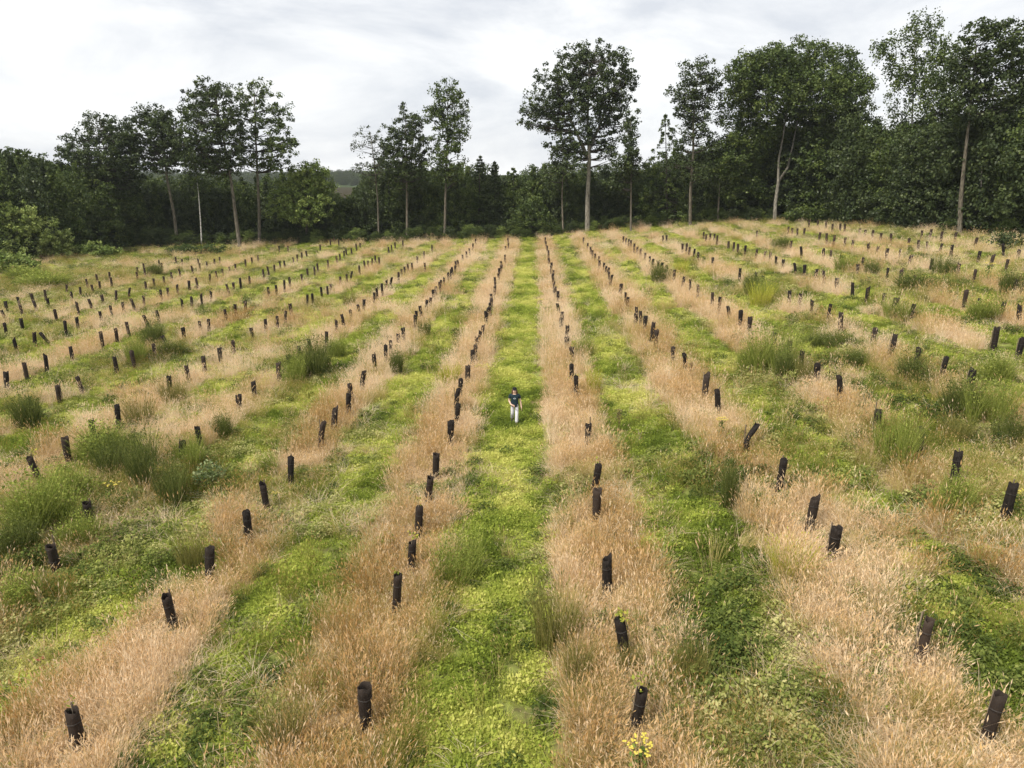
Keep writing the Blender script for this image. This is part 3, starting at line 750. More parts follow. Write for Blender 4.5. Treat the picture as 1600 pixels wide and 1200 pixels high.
build_bush('yellow-green sallow in front of the hedge tree, behind the willow bush', (5, 408), [(2, 285, 24, 20), (12, 310, 24, 16)], 66, 'pale', 11.0, group=HEDGE)
build_bush('bright green bush at the wood foot, below the small spruce left of the largest oak', (832, 372), [(832, 325, 24, 18), (820, 345, 22, 16), (848, 345, 18, 14)], 67, 'mid', 2.0, name='hazel_bush')
build_bush('brownish green bush in the shade right of the forked trunk', (1262, 350), [(1258, 332, 26, 9), (1240, 337, 16, 7), (1280, 337, 16, 7)], 68, 'mid', 2.0, name='hazel_bush')
build_bush('dark bramble mound under the left oaks, at the upper edge of the field', (308, 398), [(300, 389, 28, 6), (335, 389, 22, 6), (275, 391, 18, 5)], 69, 'mid', 0, name='bramble_bush', dens=14, size=.22)
build_bush('dark green bush on the right border beside the wood', (1590, 392), [(1588, 378, 24, 12), (1565, 372, 14, 7)], 70, 'dark', 0, name='bramble_bush', dens=14, size=.2)
build_bush('fresh green bush at the wood foot right of the airy oak', (515, 378), [(520, 330, 22, 26), (535, 350, 22, 20), (545, 318, 14, 14)], 71, 'mid', 4.0, name='hazel_bush')

# the wood behind, one dark mass
def wood_kind(seed, kind, leaf='dark'):
    rs = np.random.RandomState(seed)
    cl = []
    if kind == 'broad':
        for cx, cz, rx, rz in [(0, .80, .17, .17), (-.12, .64, .18, .18), (.13, .62, .18, .18), (0, .46, .24, .18), (-.1, .28, .2, .14), (.12, .26, .2, .14), (0, .12, .22, .1)]:
            n = 26
            d = rs.randn(n, 3); d /= np.linalg.norm(d, axis=1)[:, None]
            cl.append(np.array([cx + rs.randn() * .03, rs.randn() * .04, cz]) + d * (.4 + .6 * rs.rand(n, 1) ** .6) * np.array([rx, rx, rz]))
        cl = np.concatenate(cl); cr = .04 + .045 * rs.rand(len(cl))
    else:
        for i in range(170):
            t_ = rs.rand() ** 1.3; r = .19 * (1 - t_) + .01; a = rs.rand() * 2 * PI; q = r * (.4 + .6 * rs.rand())
            cl.append((q * math.cos(a), q * math.sin(a), .06 + .92 * t_ - q * .2))
        cl = np.array(cl); cr = .025 + .045 * (1 - cl[:, 2])
    me = crown_mesh('wood_crown', rs, np.concatenate([cl, cr[:, None]], 1), 30, .026, m_leaf[leaf])
    return me
wood_kinds = [wood_kind(200, 'broad'), wood_kind(201, 'broad'), wood_kind(202, 'broad', 'mid'), wood_kind(203, 'spruce'), wood_kind(204, 'spruce', 'mid'), wood_kind(205, 'broad', 'mid')]
SKY_U = [-260, 0, 40, 75, 95, 150, 200, 300, 400, 440, 470, 500, 520, 545, 562, 590, 640, 680, 720, 760, 800, 830, 860, 900, 950, 1000, 1040, 1100, 1130, 1170, 1250, 1340, 1375, 1400, 1480, 1600, 1900]
SKY_V = [221, 236, 236, 244, 248, 264, 270, 269, 270, 264, 261, 287, 299, 299, 277, 248, 251, 254, 252, 256, 268, 258, 244, 250, 254, 254, 238, 224, 212, 202, 182, 162, 187, 192, 167, 152, 147]
WP = []; WS = []; WV = []; WR = []
rs = np.random.RandomState(9)
for layer, (off, drop) in enumerate([(4.5, 16), (8, 4), (13, 0), (19, 2), (26, 6), (34, 14)]):
    u = -230.0
    while u < 1830:
        # front of the wood along this sight line
        Y = 70.0
        dx = (u - 800) / FPX / .955
        Yg = np.arange(30, 150, .5)
        hit = np.nonzero(Yg >= edge_y(dx * Yg))[0]
        Y = (Yg[hit[0]] if len(hit) else 120.0) + off + (2.5 if u > 1040 else 0) + rs.rand() * 3
        v = np.interp(u, SKY_U, SKY_V) + drop + rs.rand() * 16 - 3
        xx, zt = on_plane(u, v, Y)
        zb = gz(xx, Y)
        H = max(3.5, (zt - zb) / .97)
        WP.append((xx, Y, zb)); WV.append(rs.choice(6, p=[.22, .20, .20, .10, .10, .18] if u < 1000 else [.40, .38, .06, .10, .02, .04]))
        wdt = rs.uniform(.75, 1.05) * (1.0 if H < 15 else .8) * H
        WS.append((wdt, wdt, H)); WR.append((rs.randn() * .03, rs.randn() * .03, rs.rand() * 6.28))
        u += (.30 * wdt) / Y * FPX * rs.uniform(.7, 1.1)
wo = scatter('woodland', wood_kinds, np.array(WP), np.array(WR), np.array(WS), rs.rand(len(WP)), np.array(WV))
# trees on the far ridge
n = 1500
fx = rs.uniform(-520, -60, n); fy = rs.uniform(700, 1000, n)
fz = np.interp(fy, hy, HZ[:, 30]) * 0 
from_h = []
for a_, b_ in zip(fx, fy):
    i = int(np.clip((b_ - hy[0]) / (hy[1] - hy[0]), 0, len(hy) - 2)); j = int(np.clip((a_ - hx[0]) / (hx[1] - hx[0]), 0, len(hx) - 2))
    from_h.append(HZ[i, j] - 1.0)
hs_ = rs.uniform(7, 12, n)
scatter('ridge_woodland', wood_kinds[:3], np.stack([fx, fy, np.array(from_h)], 1), np.stack([np.zeros(n), np.zeros(n), rs.rand(n) * 6], 1), np.stack([hs_ * 1.3, hs_ * 1.3, hs_], 1), rs.rand(n), rs.randint(0, 3, n))

UG = [wood_kind(230, 'broad', 'mid'), wood_kind(231, 'broad', 'light'), wood_kind(232, 'broad', 'dark')]
n = 900
ux = rs.uniform(-95, 62, n)
ue = edge_y(ux) + rs.uniform(-1.0, 3.0, n)
k = (ux > -90) & (ue > 62)
ux, ue = ux[k], ue[k]
uh = (.7 + 2.4 * rs.rand(len(ux)) ** 2.2) * np.interp(ux, [-80, -66, -50, 60], [1.6, 1.3, .9, .8])
scatter('undergrowth', UG, np.stack([ux, ue, ground_z(ux, ue) - .1], 1), np.stack([np.zeros(len(ux)), np.zeros(len(ux)), rs.rand(len(ux)) * 6.28], 1), np.stack([uh * 1.7, uh * 1.7, uh], 1), rs.rand(len(ux)), rs.choice(3, len(ux), p=[.45, .15, .40]))
# ------------------------------------------------------------------ tree guards
m_mesh = noise_mat('black_guard_mesh', (.007, .006, .0055), (.024, .019, .016), scale=18, rough=.85, stretch=(1, 1, .4), bump=.4, spec=.2)
t = m_mesh.node_tree
bs = [q for q in t.nodes if q.type == 'BSDF_PRINCIPLED'][0]; src = bs.inputs['Base Color'].links[0].from_socket
oi = t.nodes.new('ShaderNodeObjectInfo'); fm = t.nodes.new('ShaderNodeMix'); fm.data_type = 'RGBA'
fm.inputs[7].default_value = (.048, .034, .026, 1)          # faded, dusty brown
fr = t.nodes.new('ShaderNodeMath'); fr.operation = 'POWER'; fr.inputs[1].default_value = 2.2
t.links.new(oi.outputs['Random'], fr.inputs[0]); t.links.new(fr.outputs[0], fm.inputs['Factor']); t.links.new(src, fm.inputs[6]); t.links.new(fm.outputs[2], bs.inputs['Base Color'])
m_stake = noise_mat('weathered_stake', (.10, .075, .05), (.26, .21, .15), scale=9, stretch=(2, 2, .3), bump=.3)
m_tie = noise_mat('dark_tie', (.018, .016, .014), (.04, .035, .03), scale=20, rough=.6)

def guard_tube(seed, flare=1.0, bend=0.0, squash=1.0, slant=0.0, kink=None, slump=0.0, hgt=1.15):
    rs = np.random.RandomState(seed)
    k, nz_ = 14, 8
    V = []
    for wall in (0, 1):
        for i in range(nz_):
            t_ = i / (nz_ - 1); z = -.08 + (hgt + .08) * t_
            r = .119 * (1 / flare + (flare - 1 / flare) * t_) - wall * .008
            cx = bend * t_ * t_
            if kink is not None and t_ > .5: cx += kink * (t_ - .5); r *= 1.0
            if kink is not None: r *= 1 - .35 * math.exp(-((t_ - .5) / .1) ** 2)
            for j in range(k):
                a = 2 * PI * j / k
                cr = 1 + .10 * math.sin(2 * a + seed + 2.2 * t_) + .05 * math.sin(3 * a + 2 * seed - 3 * t_)
                # the seam: mesh overlapped on one side, and rim torn a little
                if j == 3: cr += .06
                zz = z
                if i == nz_ - 1: zz += slant * math.cos(a) + .03 * math.sin(2 * a + seed) + .02 * math.sin(5 * a + seed * 3)
                if slump: zz -= slump * t_ * max(0, math.cos(a + 1)) * .3
                V.append((cx + r * cr * math.cos(a), r * cr * squash * math.sin(a), zz))
    F = []
    for wall in (0, 1):
        o_ = wall * k * nz_
        for i in range(nz_ - 1):
            for j in range(k):
                q = [o_ + i * k + j, o_ + i * k + (j + 1) % k, o_ + (i + 1) * k + (j + 1) % k, o_ + (i + 1) * k + j]
                F.append(q if wall == 0 else q[::-1])
    top = (nz_ - 1) * k
    for j in range(k): F.append([top + j, top + (j + 1) % k, k * nz_ + top + (j + 1) % k, k * nz_ + top + j])
    mb = MB(); mb.add(V, F)
    return mb.mesh('mesh_tube', m_mesh, True)
def guard_stake(seed, hgt=1.2):
    mb = MB(); mb.box((.0, .165, hgt / 2 - .15), (.034, .03, hgt + .3)); return mb.mesh('stake', m_stake)
def guard_tie(z):
    mb = MB(); P_ = [(.15 * math.cos(a), .16 * math.sin(a) + .02, z) for a in np.linspace(0, 2 * PI, 17)]
    mb.tube(P_, [.007] * 17, 4, cap=False); return mb.mesh('tie', m_tie)
TUBES = {'upright': [guard_tube(1), guard_tube(2, 1.04, .02), guard_tube(3, .97, -.03)], 'slim': [guard_tube(4, 1.0, .02, .72), guard_tube(5, .95, 0, .8)],
         'flared': [guard_tube(6, 1.14), guard_tube(7, 1.18, .03)], 'slanted': [guard_tube(8, 1.03, .03, 1, .09), guard_tube(9, 1.0, 0, 1, -.08)],
         'bent': [guard_tube(10, 1.0, .0, 1, 0, .75)], 'bowed': [guard_tube(11, .95, .20), guard_tube(12, .95, -.16)], 'squat': [guard_tube(13, 1.12, 0, 1.1, hgt=.95)]}
STAKE = [guard_stake(0, 1.10), guard_stake(1, 1.22)]
TIES = [guard_tie(.42), guard_tie(.86)]
SPECIAL = {(1170, 660): ('bent', 0.0), (73, 514): ('slim', -.55), (1450, 964): ('slim', .03), (1558, 1083): ('slim', .06), (1271, 774): ('slanted', .08), (1307, 817): ('upright', -.06),
           (100, 683): ('flared', 0), (983, 965): ('slim', -.2), (78, 840): ('squat', 0), (134, 779): ('flared', 0), (1580, 757): ('upright', .06), (1222, 717): ('slim', .06), (1442, 666): ('bowed', .10),
           (997, 1070): ('slim', .03), (951, 873): ('slanted', -.04), (640, 840): ('slanted', .05), (616, 897): ('slim', .05), (110, 1103): ('upright', 0), (567, 1067): ('flared', .02), (1104, 587): ('slanted', .1),
           (1499, 710): ('upright', -.02), (413, 752): ('slanted', -.05), (1436, 539): ('bowed', .08), (1476, 556): ('slim', .12), (1535, 460): ('slim', .15)}
rsg = np.random.RandomState(31)
G = []
for (u, v) in GPX:
    gx, gy, gzz = on_ground(u, v, 1.13)
    ri = int(np.argmin(np.abs(ROWS - row_s(gx, gy))))
    G.append(dict(u=u, v=v, p=(gx, gy, gzz), row=ri))
G.sort(key=lambda q: q['p'][1] ** 2 + q['p'][0] ** 2)
REF = 9   # row just left of the path; 10 is just right of it
def ordw(n):
    w_ = ['first', 'second', 'third', 'fourth', 'fifth', 'sixth', 'seventh', 'eighth', 'ninth', 'tenth', 'eleventh', 'twelfth']
    if n <= 12: return w_[n - 1]
    return '%d%s' % (n, 'th' if 10 <= n % 100 <= 20 else {1: 'st', 2: 'nd', 3: 'rd'}.get(n % 10, 'th'))
def row_name(ri):
    k_ = (REF - ri + 1) if ri <= REF else (ri - REF)
    side = 'left' if ri <= REF else 'right'
    return ('row just %s of the path' % side) if k_ == 1 else '%s row %s of path' % (ordw(k_), side)
count = {}
shape_word = {'upright': 'upright', 'slim': 'slim', 'flared': 'wide-mouthed', 'slanted': 'slant-topped', 'bent': 'sharply kinked', 'bowed': 'curved', 'squat': 'short'}
rest = []
NEAR = 90
for i, q in enumerate(G):
    if i >= 300: rest.append(q); continue
    count[q['row']] = count.get(q['row'], 0) + 1
    kind, lean = SPECIAL.get((q['u'], q['v']), (None, None))
    if kind is None:
        kind = rsg.choice(['upright', 'slim', 'flared', 'slanted', 'bowed', 'squat'], p=[.42, .18, .16, .12, .08, .04])
        lean = rsg.randn() * .05
    ms = TUBES[kind]; me = ms[rsg.randint(len(ms))]
    word = 'leaning' if abs(lean) > .12 and kind != 'bent' else shape_word[kind]
    lab = '%s black tree guard, %s from front in %s' % (word, ordw(count[q['row']]), row_name(q['row']))
    rot = (rsg.randn() * .06, lean, rsg.randn() * .35); hsc = rsg.uniform(.87, 1.05) if q['p'][1] > 30 else rsg.uniform(.88, 1.04)
    if i < NEAR:
        root = empty('tree_guard', q['p']); root.rotation_euler = rot; root.scale = (1, 1, hsc)
        tag(root, lab, 'tree guard', 'black tree guards planted in rows')
        obj('mesh_tube', me, root)
        obj('stake', STAKE[rsg.randint(2)], root)
        for tm in TIES: obj('tie', tm, root)
        q['root'] = root
    else:
        o_ = obj('tree_guard', me); o_.location = q['p']; o_.rotation_euler = rot; o_.scale = (1, 1, hsc)
        tag(o_, lab, 'tree guard', 'black tree guards planted in rows')
mb = MB()
base_me = TUBES['upright'][0]
bv = np.array([v_.co[:] for v_ in base_me.vertices]); bf = [list(p_.vertices) for p_ in base_me.polygons]
keep = [f_ for f_ in bf if max(f_) < 14 * 8]
for q in rest:
    s_ = rsg.uniform(.9, 1.1); l_ = rsg.randn() * .05
    vv = bv[:14 * 8] * np.array([1, 1, s_]); vv[:, 0] += vv[:, 2] * l_
    mb.add(vv + np.array(q['p']), keep)
if rest: tag(obj('tree_guards', mb.mesh('tree_guards', m_mesh, True)), kind='stuff')

# young leaves that stick out of some guards
SAP_RAMP = [(0, (.12, .17, .03)), (.5, (.30, .33, .06)), (1, (.55, .50, .10))]
m_sap = leaf_mat('sapling_leaf', SAP_RAMP, attr='lv', translucent=.35)
def sapling(label, uv, seed, tilt=0.0, n=26):
    gx, gy, gzz = on_ground(uv[0], uv[1], 1.13)
    rs = np.random.RandomState(seed)
    root = tag(empty('sapling', (gx, gy, gzz)), label, 'sapling')
    mb = MB(); mb.tube([(0, 0, 0), (.02, 0, .8), (tilt, .01, 1.34)], [.014, .01, .004], 5)
    obj('stem', mb.mesh('stem', m_stake, True), root)
    V, F, lv = leaves(rs, n, .15, 0, .30, .085, .3, dome=False)
    V = V + np.array([tilt * .8, 0, 1.06])
    obj('leaf_spray', mesh_np('leaf_spray', V, F, m_sap, attrs={'lv': ('FACE', lv)}), root)
for i, (lab, uv) in enumerate([
    ('yellow-green sapling tip above the guard at the lower left corner', (110, 1103)),
    ('leafy sapling topping the far-left guard beside the dark broom', (54, 711)),
    ('yellow sapling leaves above the guard right of the path, farther of a close pair', (930, 725)),
    ('yellowish sapling in the guard half sunk in tall grass near the bottom', (997, 1070)),
    ('sapling hanging out of the slanted guard left of the path near the front', (640, 840)),
    ('sapling sprouting from the slim front guard left of the path', (616, 897)),
    ('sapling showing above the guard behind the front pair left of the path', (652, 788)),
    ('green sapling bulging over the overgrown guard right of the path', (983, 965)),
    ('sapling bush around the guard farther along the row right of the path', (895, 539))]):
    sapling(lab, uv, 300 + i, tilt=[0, 0, 0, .04, .12, .08, .04, -.18, .06][i], n=[10, 26, 12, 22, 24, 12, 10, 46, 60][i])

# ------------------------------------------------------------------ broom bushes, tufts, flowering weeds
BROOM_RAMP = [(0, (.05, .072, .018)), (.5, (.12, .15, .038)), (1, (.26, .28, .085))]
BROOM2_RAMP = [(0, (.10, .14, .025)), (.5, (.23, .28, .055)), (1, (.42, .44, .12))]
OLIVE_RAMP = [(0, (.10, .11, .028)), (.5, (.20, .20, .055)), (1, (.38, .33, .11))]
THISTLE_RAMP = [(0, (.09, .13, .05)), (.5, (.19, .24, .10)), (1, (.33, .37, .19))]
YEL_RAMP = [(0, (.20, .24, .03)), (.5, (.42, .43, .06)), (1, (.62, .56, .12))]
m_bush = {k: leaf_mat('bush_' + k, r, attr='lv', translucent=.25) for k, r in (('broom', BROOM_RAMP), ('green', BROOM2_RAMP), ('olive', OLIVE_RAMP), ('thistle', THISTLE_RAMP), ('yellow', YEL_RAMP))}
BUSH_ME = {}
def bush_mesh(kind, var):
    if (kind, var) in BUSH_ME: return BUSH_ME[(kind, var)]
    rs = np.random.RandomState(400 + var * 7 + len(kind))
    if kind in ('broom', 'green'):
        # upright wiry broom: fans of thin green twigs with tiny leaves, 1 m tall
        # several sub-bushes of different height, wiry twigs with tiny leaves
        prts = []
        for q in range(6):
            ox, oy = rs.randn(2) * .20; hq = rs.uniform(.55, 1.0)
            V_, F_, M_, L_ = blades(rs, 190, .50 * hq, 1.02 * hq, .16, .012, .48, mat_ids=(0, 0), seg=3, curl=.25)
            prts.append((V_ + np.array([ox, oy, 0]), F_, M_, L_))
            v, f, lv = leaves(rs, 240, .25, .12 * hq, 1.0 * hq, .038, .1, dome=False)
            v = v + np.array([ox * 1.15, oy * 1.15, 0]); prts.append((v, f, [0] * len(f), np.clip(lv * .7 + rs.rand() * .3, 0, 1)))
        V, F, M, LV = join_parts(prts)
    elif kind == 'thistle':
        a = blades(rs, 70, .3, .8, .3, .02, .6, mat_ids=(0, 0))
        v, f, lv = leaves(rs, 420, .42, .1, .85, .09, .2)
        V, F, M, LV = join_parts([a, (v, f, [0] * len(f), lv)])
    else:
        a = blades(rs, 460, .45, 1.0, .40, .012, .38, head=(.08, .02, .25), mat_ids=(0, 0))
        V, F, M, LV = a
    me = mesh_np('foliage', V, F, m_bush[kind], attrs={'lv': ('FACE', LV)})
    BUSH_ME[(kind, var)] = me
    return me
BUSH_GROUP = {'broom': 'dark broom bushes in the rows', 'green': 'brighter green broom bushes', 'olive': 'clumps of tall olive grass', 'thistle': None, 'yellow': 'yellow-green grass tufts'}
BUSH_NAME = {'broom': 'broom_bush', 'green': 'broom_bush', 'olive': 'grass_tussock', 'thistle': 'thistle_clump', 'yellow': 'grass_tussock'}
BUSH_CAT = {'broom': 'bush', 'green': 'bush', 'olive': 'tall grass', 'thistle': 'thistles', 'yellow': 'grass tuft'}
def bush(kind, uv, wpx, hpx, label, i):
    gx, gy, gzz = on_ground(*uv)
    px = math.hypot(gx, gy) / FPX * 1.03
    dep = math.atan2(CAM_Z - gzz, gy)
    H = min(2.6, hpx * px / math.cos(dep) * (1.2 if kind in ('broom', 'green') else .95)); W_ = wpx * px
    o_ = obj(BUSH_NAME[kind], bush_mesh(kind, i % 3))
    o_.location = (gx, gy + W_ * .2, gzz); o_.scale = (W_ / .95, W_ / .95 * .9, H)
    o_.rotation_euler = (0, 0, i * 1.7)
    tag(o_, label, BUSH_CAT[kind], BUSH_GROUP[kind])
BUSHES = [
 ('broom', (225, 770), 46, 84, 'tall dark upright broom bush at left, tallest of the dark thicket there'),
 ('green', (150, 728), 84, 56, 'broad green broom mound between two guards at far left'),
 ('broom', (190, 752), 60, 62, 'dark broom in the middle of the far-left thicket'),
 ('green', (48, 850), 100, 76, 'large bright green broom mound at the left border'),
 ('broom', (20, 880), 60, 56, 'dark broom low at the left border beside the bright mound'),
 ('broom', (262, 790), 44, 60, 'dark leafy broom right of the tall upright one'),
 ('thistle', (325, 766), 56, 52, 'pale blue-green thistle clump right of the far-left thicket'),
 ('broom', (347, 692), 34, 48, 'single broom right of a guard in the left midfield'),
 ('broom', (482, 590), 52, 60, 'dark spiky broom with a guard poking out behind it, left midfield'),
 ('green', (457, 606), 38, 50, 'round bright broom touching the dark spiky one, left midfield'),
 ('broom', (619, 588), 30, 46, 'small dark egg-shaped broom beside the second row left of the path'),
 ('broom', (664, 526), 15, 26, 'tiny pointed broom in the green lane left of the path'),
 ('broom', (240, 545), 36, 40, 'dark broom swallowing a guard, far left midfield'),
 ('broom', (266, 560), 40, 28, 'lower broom right beside the guard-swallowing one'),
 ('green', (214, 570), 26, 36, 'green broom left of the guard-swallowing broom'),
 ('broom', (46, 672), 46, 50, 'dark broom with a guard standing in it at the left border'),
 ('olive', (216, 666), 44, 44, 'olive tussock between guards in the left field'),
 ('olive', (268, 630), 36, 36, 'olive tussock hiding the foot of a guard, left field'),
 ('broom', (1035, 444), 34, 32, 'dark brownish broom beside the third row right of the path, far away'),
 ('broom', (1177, 462), 36, 36, 'dark broom with guards behind it, right far field'),
 ('green', (1205, 586), 52, 70, 'big green broom in front of a guard, right midfield'),
 ('broom', (1228, 598), 40, 48, 'dark side of broom right of the big green one'),
 ('olive', (1258, 600), 26, 46, 'olive tussock wrapped round a guard, right midfield'),
 ('green', (1398, 735), 52, 78, 'tall broom between two guards near the right side'),
 ('broom', (1425, 604), 54, 44, 'dark broom below a guard in the right field'),
 ('broom', (1505, 662), 64, 66, 'largest dark broom near the right border'),
 ('green', (1545, 668), 50, 56, 'green broom right of the largest dark one'),
 ('green', (1490, 806), 56, 56, 'bright grass-green broom in front of the thick right-hand guard'),
 ('broom', (1432, 458), 58, 30, 'low wide dark broom in the far right field'),
 ('broom', (1479, 432), 22, 26, 'narrow dark broom left of the ragwort, far right'),
 ('broom', (1224, 392), 26, 22, 'small dark broom high on the right slope'),
 ('broom', (1584, 462), 30, 36, 'dark broom against the right border, upper field'),
 ('green', (720, 915), 78, 62, 'fresh green tussock left of the path near the front'),
 ('olive', (868, 1020), 92, 120, 'tallest olive grass right of the path near the front'),
 ('olive', (905, 1080), 60, 90, 'shaded olive grass in front of the tallest clump'),
 ('yellow', (1240, 910), 72, 62, 'yellow-green tussock below the leaning guards, right foreground'),
 ('broom', (1138, 800), 30, 84, 'dark green strip of broom along the second lane right of the path'),
 ('olive', (440, 1180), 80, 84, 'olive grass clump at the bottom edge left of centre'),
 ('olive', (1080, 1080), 70, 84, 'olive grass right of the sunken guard at the bottom'),
 ('yellow', (704, 600), 34, 36, 'yellow-green tussock left of the guards by the person'),
 ('yellow', (928, 612), 26, 40, 'yellow tussock right of the path behind the person'),
 ('green', (910, 556), 28, 28, 'green tuft beside the bushy guard right of the path'),
 ('olive', (296, 890), 50, 56, 'olive grass left of the guard in the left foreground'),
 ('yellow', (1065, 430), 22, 26, 'yellow-green tussock at the third row right of the path, far off'),
 ('yellow', (1190, 480), 34, 40, 'yellow-green tussock left of a guard, right far field'),
 ('green', (70, 452), 70, 22, 'wide green bramble-like mound at the upper left of the field'),
 ('green', (35, 440), 54, 20, 'green mound under the hedge at the upper left of the field'),
 ('olive', (545, 480), 24, 26, 'olive tuft among the fourth row left of the path'),
 ('broom', (243, 432), 24, 18, 'small dark broom in the upper left field'),
 ('broom', (1365, 432), 26, 24, 'dark broom below the ragwort on the right slope'),
 ('green', (1330, 425), 30, 22, 'green broom left of the dark one on the right slope'),
 ('green', (95, 800), 76, 50, 'fluffy green broom in the thicket, below the broad mound'),
 ('green', (120, 860), 60, 44, 'green broom between the two sunken guards at far left'),
 ('green', (292, 735), 40, 44, 'soft green bush below a guard, right of the tall upright broom'),
 ('green', (415, 745), 34, 30, 'small green broom just left of the slanted guard, left field'),
 ('green', (525, 560), 36, 34, 'light green bush right of the dark spiky broom, left midfield'),
 ('green', (1195, 470), 34, 30, 'green broom below the two guards on the right, far field'),
 ('green', (1160, 585), 30, 44, 'green broom left of the big one, right midfield'),
 ('broom', (1340, 575), 46, 28, 'low grey-green bramble along the lane, right midfield'),
 ('broom', (1300, 545), 40, 24, 'low bramble upslope of the grey-green one, right midfield'),
 ('green', (1560, 600), 46, 40, 'green broom near the right border above the largest dark broom'),
 ('green', (1540, 505), 44, 34, 'green broom left of a guard, right border field'),
 ('green', (1410, 500), 36, 26, 'green broom between rows in the right far field'),
 ('broom', (1585, 700), 40, 46, 'dark broom cut by the right border below the largest one'),
 ('green', (30, 960), 70, 50, 'green broom at the left border in the lower field'),
 ('olive', (985, 1062), 44, 62, 'olive grass swallowing the overgrown guard right of the path'),
 ('green', (1002, 990), 30, 30, 'green tuft at the head of the overgrown guard right of the path'),
 ('olive', (1500, 690), 40, 34, 'olive tuft below the largest dark broom'),
]
for i, (kd, uv, wp, hp, lab) in enumerate(BUSHES): bush(kd, uv, wp, hp, lab, i)

# ragwort: stem, leaves, flat yellow flower heads
m_yel = noise_mat('yellow_petals', (.42, .34, .04), (.60, .51, .10), scale=30, rough=.8)
m_rag = leaf_mat('ragwort_leaf', [(0, (.07, .12, .03)), (.5, (.14, .21, .05)), (1, (.24, .30, .08))], attr='lv', translucent=.3)
def ragwort_parts(seed, heads=9, H=.95):
    rs = np.random.RandomState(seed)
    st = MB(); st.tube([(0, 0, 0), (.02, .01, H * .5), (.0, .02, H * .82)], [.012, .010, .006], 5)
    fl = MB()
    for j in range(heads):
        a = j * 2.4; r = .05 + .20 * math.sqrt((j + .5) / heads)
        c = np.array([r * math.cos(a), r * math.sin(a), H * (1 - .15 * r) + rs.randn() * .03])
        st.tube([(0, .01, H * .68), c], [.006, .003], 4, cap=False)
        for q in range(4):
            d = rs.randn(2) * .032
            cc = c + np.array([d[0], d[1], rs.randn() * .008])
            rr = .026
            fl.add([cc + np.array([0, 0, .012])] + [cc + np.array([rr * math.cos(t_), rr * math.sin(t_), 0]) for t_ in np.linspace(0, 2 * PI, 7)[:-1]], [[0, k_ + 1, (k_ + 1) % 6 + 1] for k_ in range(6)])
    V, F, lv = leaves(rs, 60, .16, .05, H * .85, .10, .1, dome=False)
    return st.mesh('stem', m_rag), mesh_np('leaf_mass', V, F, m_rag, attrs={'lv': ('FACE', lv)}), fl.mesh('flower_head', m_yel)
RAGS = [ragwort_parts(1, 12), ragwort_parts(2, 8), ragwort_parts(3, 15)]
def ragwort(uv, label, i, sc=1.0):
    gx, gy, gzz = on_ground(uv[0], uv[1], .9 * sc)
    root = tag(empty('ragwort', (gx, gy, gzz)), label, 'wildflower', 'flowering ragwort plants')
    root.scale = (sc, sc, sc); root.rotation_euler = (0, 0, i * 1.3)
    for nm, me in zip(('stem', 'leaf_mass', 'flower_head'), RAGS[i % 3]):
        c = obj(nm, me, root)
        if nm == 'flower_head': c['kind'] = 'stuff'
for i, (uv, lab, sc) in enumerate([
    ((1000, 1165), 'yellow ragwort in full flower at the bottom edge, under the sunken guard', 1.0),
    ((175, 756), 'ragwort with one flat yellow head in the far-left thicket', .95),
    ((251, 733), 'small yellow ragwort right of the tall dark broom at left', .8),
    ((1547, 412), 'bright yellow ragwort patch in the upper right field, largest up there', 1.5),
    ((1535, 368), 'yellow ragwort close to the wood at the right', 1.2),
    ((1422, 382), 'ragwort between guards on the right slope', 1.1),
    ((1417, 470), 'low yellow ragwort beside two guards at the right', 1.0),
    ((1597, 770), 'yellow flower head cut by the right border in the lower field', .8),
    ((1128, 655), 'faint yellow ragwort left of the kinked guard', .9),
    ((1040, 362), 'ragwort against the wood right of the largest oak', 1.2),
    ((1187, 357), 'ragwort against the wood left of the forked trunk', 1.1),
    ((1318, 398), 'yellow ragwort in the middle of the right slope', 1.3),
    ((1100, 400), 'yellow ragwort in the fourth row right of the path, far off', 1.2),
    ((430, 770), 'yellow ragwort beside the slanted guard in the left field', .5),
    ((845, 468), 'yellow flowers beside the first row right of the path', .9)]):
    ragwort(uv, lab, i, sc)
# dried dock stems
m_dock = noise_mat('dock_seed', (.07, .04, .025), (.17, .10, .055), scale=12)
def dock(uv, label, seed):
    gx, gy, gzz = on_ground(uv[0], uv[1], 1.0)
    rs = np.random.RandomState(seed)
    root = tag(empty('dock_plant', (gx, gy, gzz)), label, 'weed', 'dried brown dock plants')
    mb = MB(); mb.tube([(0, 0, 0), (.01, 0, 1.0)], [.012, .006], 5)
    for k_ in range(5): mb.tube([(0, 0, .35 + .1 * k_), (.10 * math.cos(k_ * 2), .10 * math.sin(k_ * 2), .6 + .09 * k_)], [.007, .004], 4)
    obj('stem', mb.mesh('stem', m_dock), root)
    V, F, lv = leaves(rs, 170, .11, .3, 1.02, .045, .1, dome=False)
    obj('seed_spike', mesh_np('seed_spike', V, F, m_dock, attrs={'lv': ('FACE', lv)}), root)
dock((1080, 566), 'dark brown dock stem in the second row right of the path', 1)
dock((968, 640), 'brown dock stem right of the guard near the person', 2)
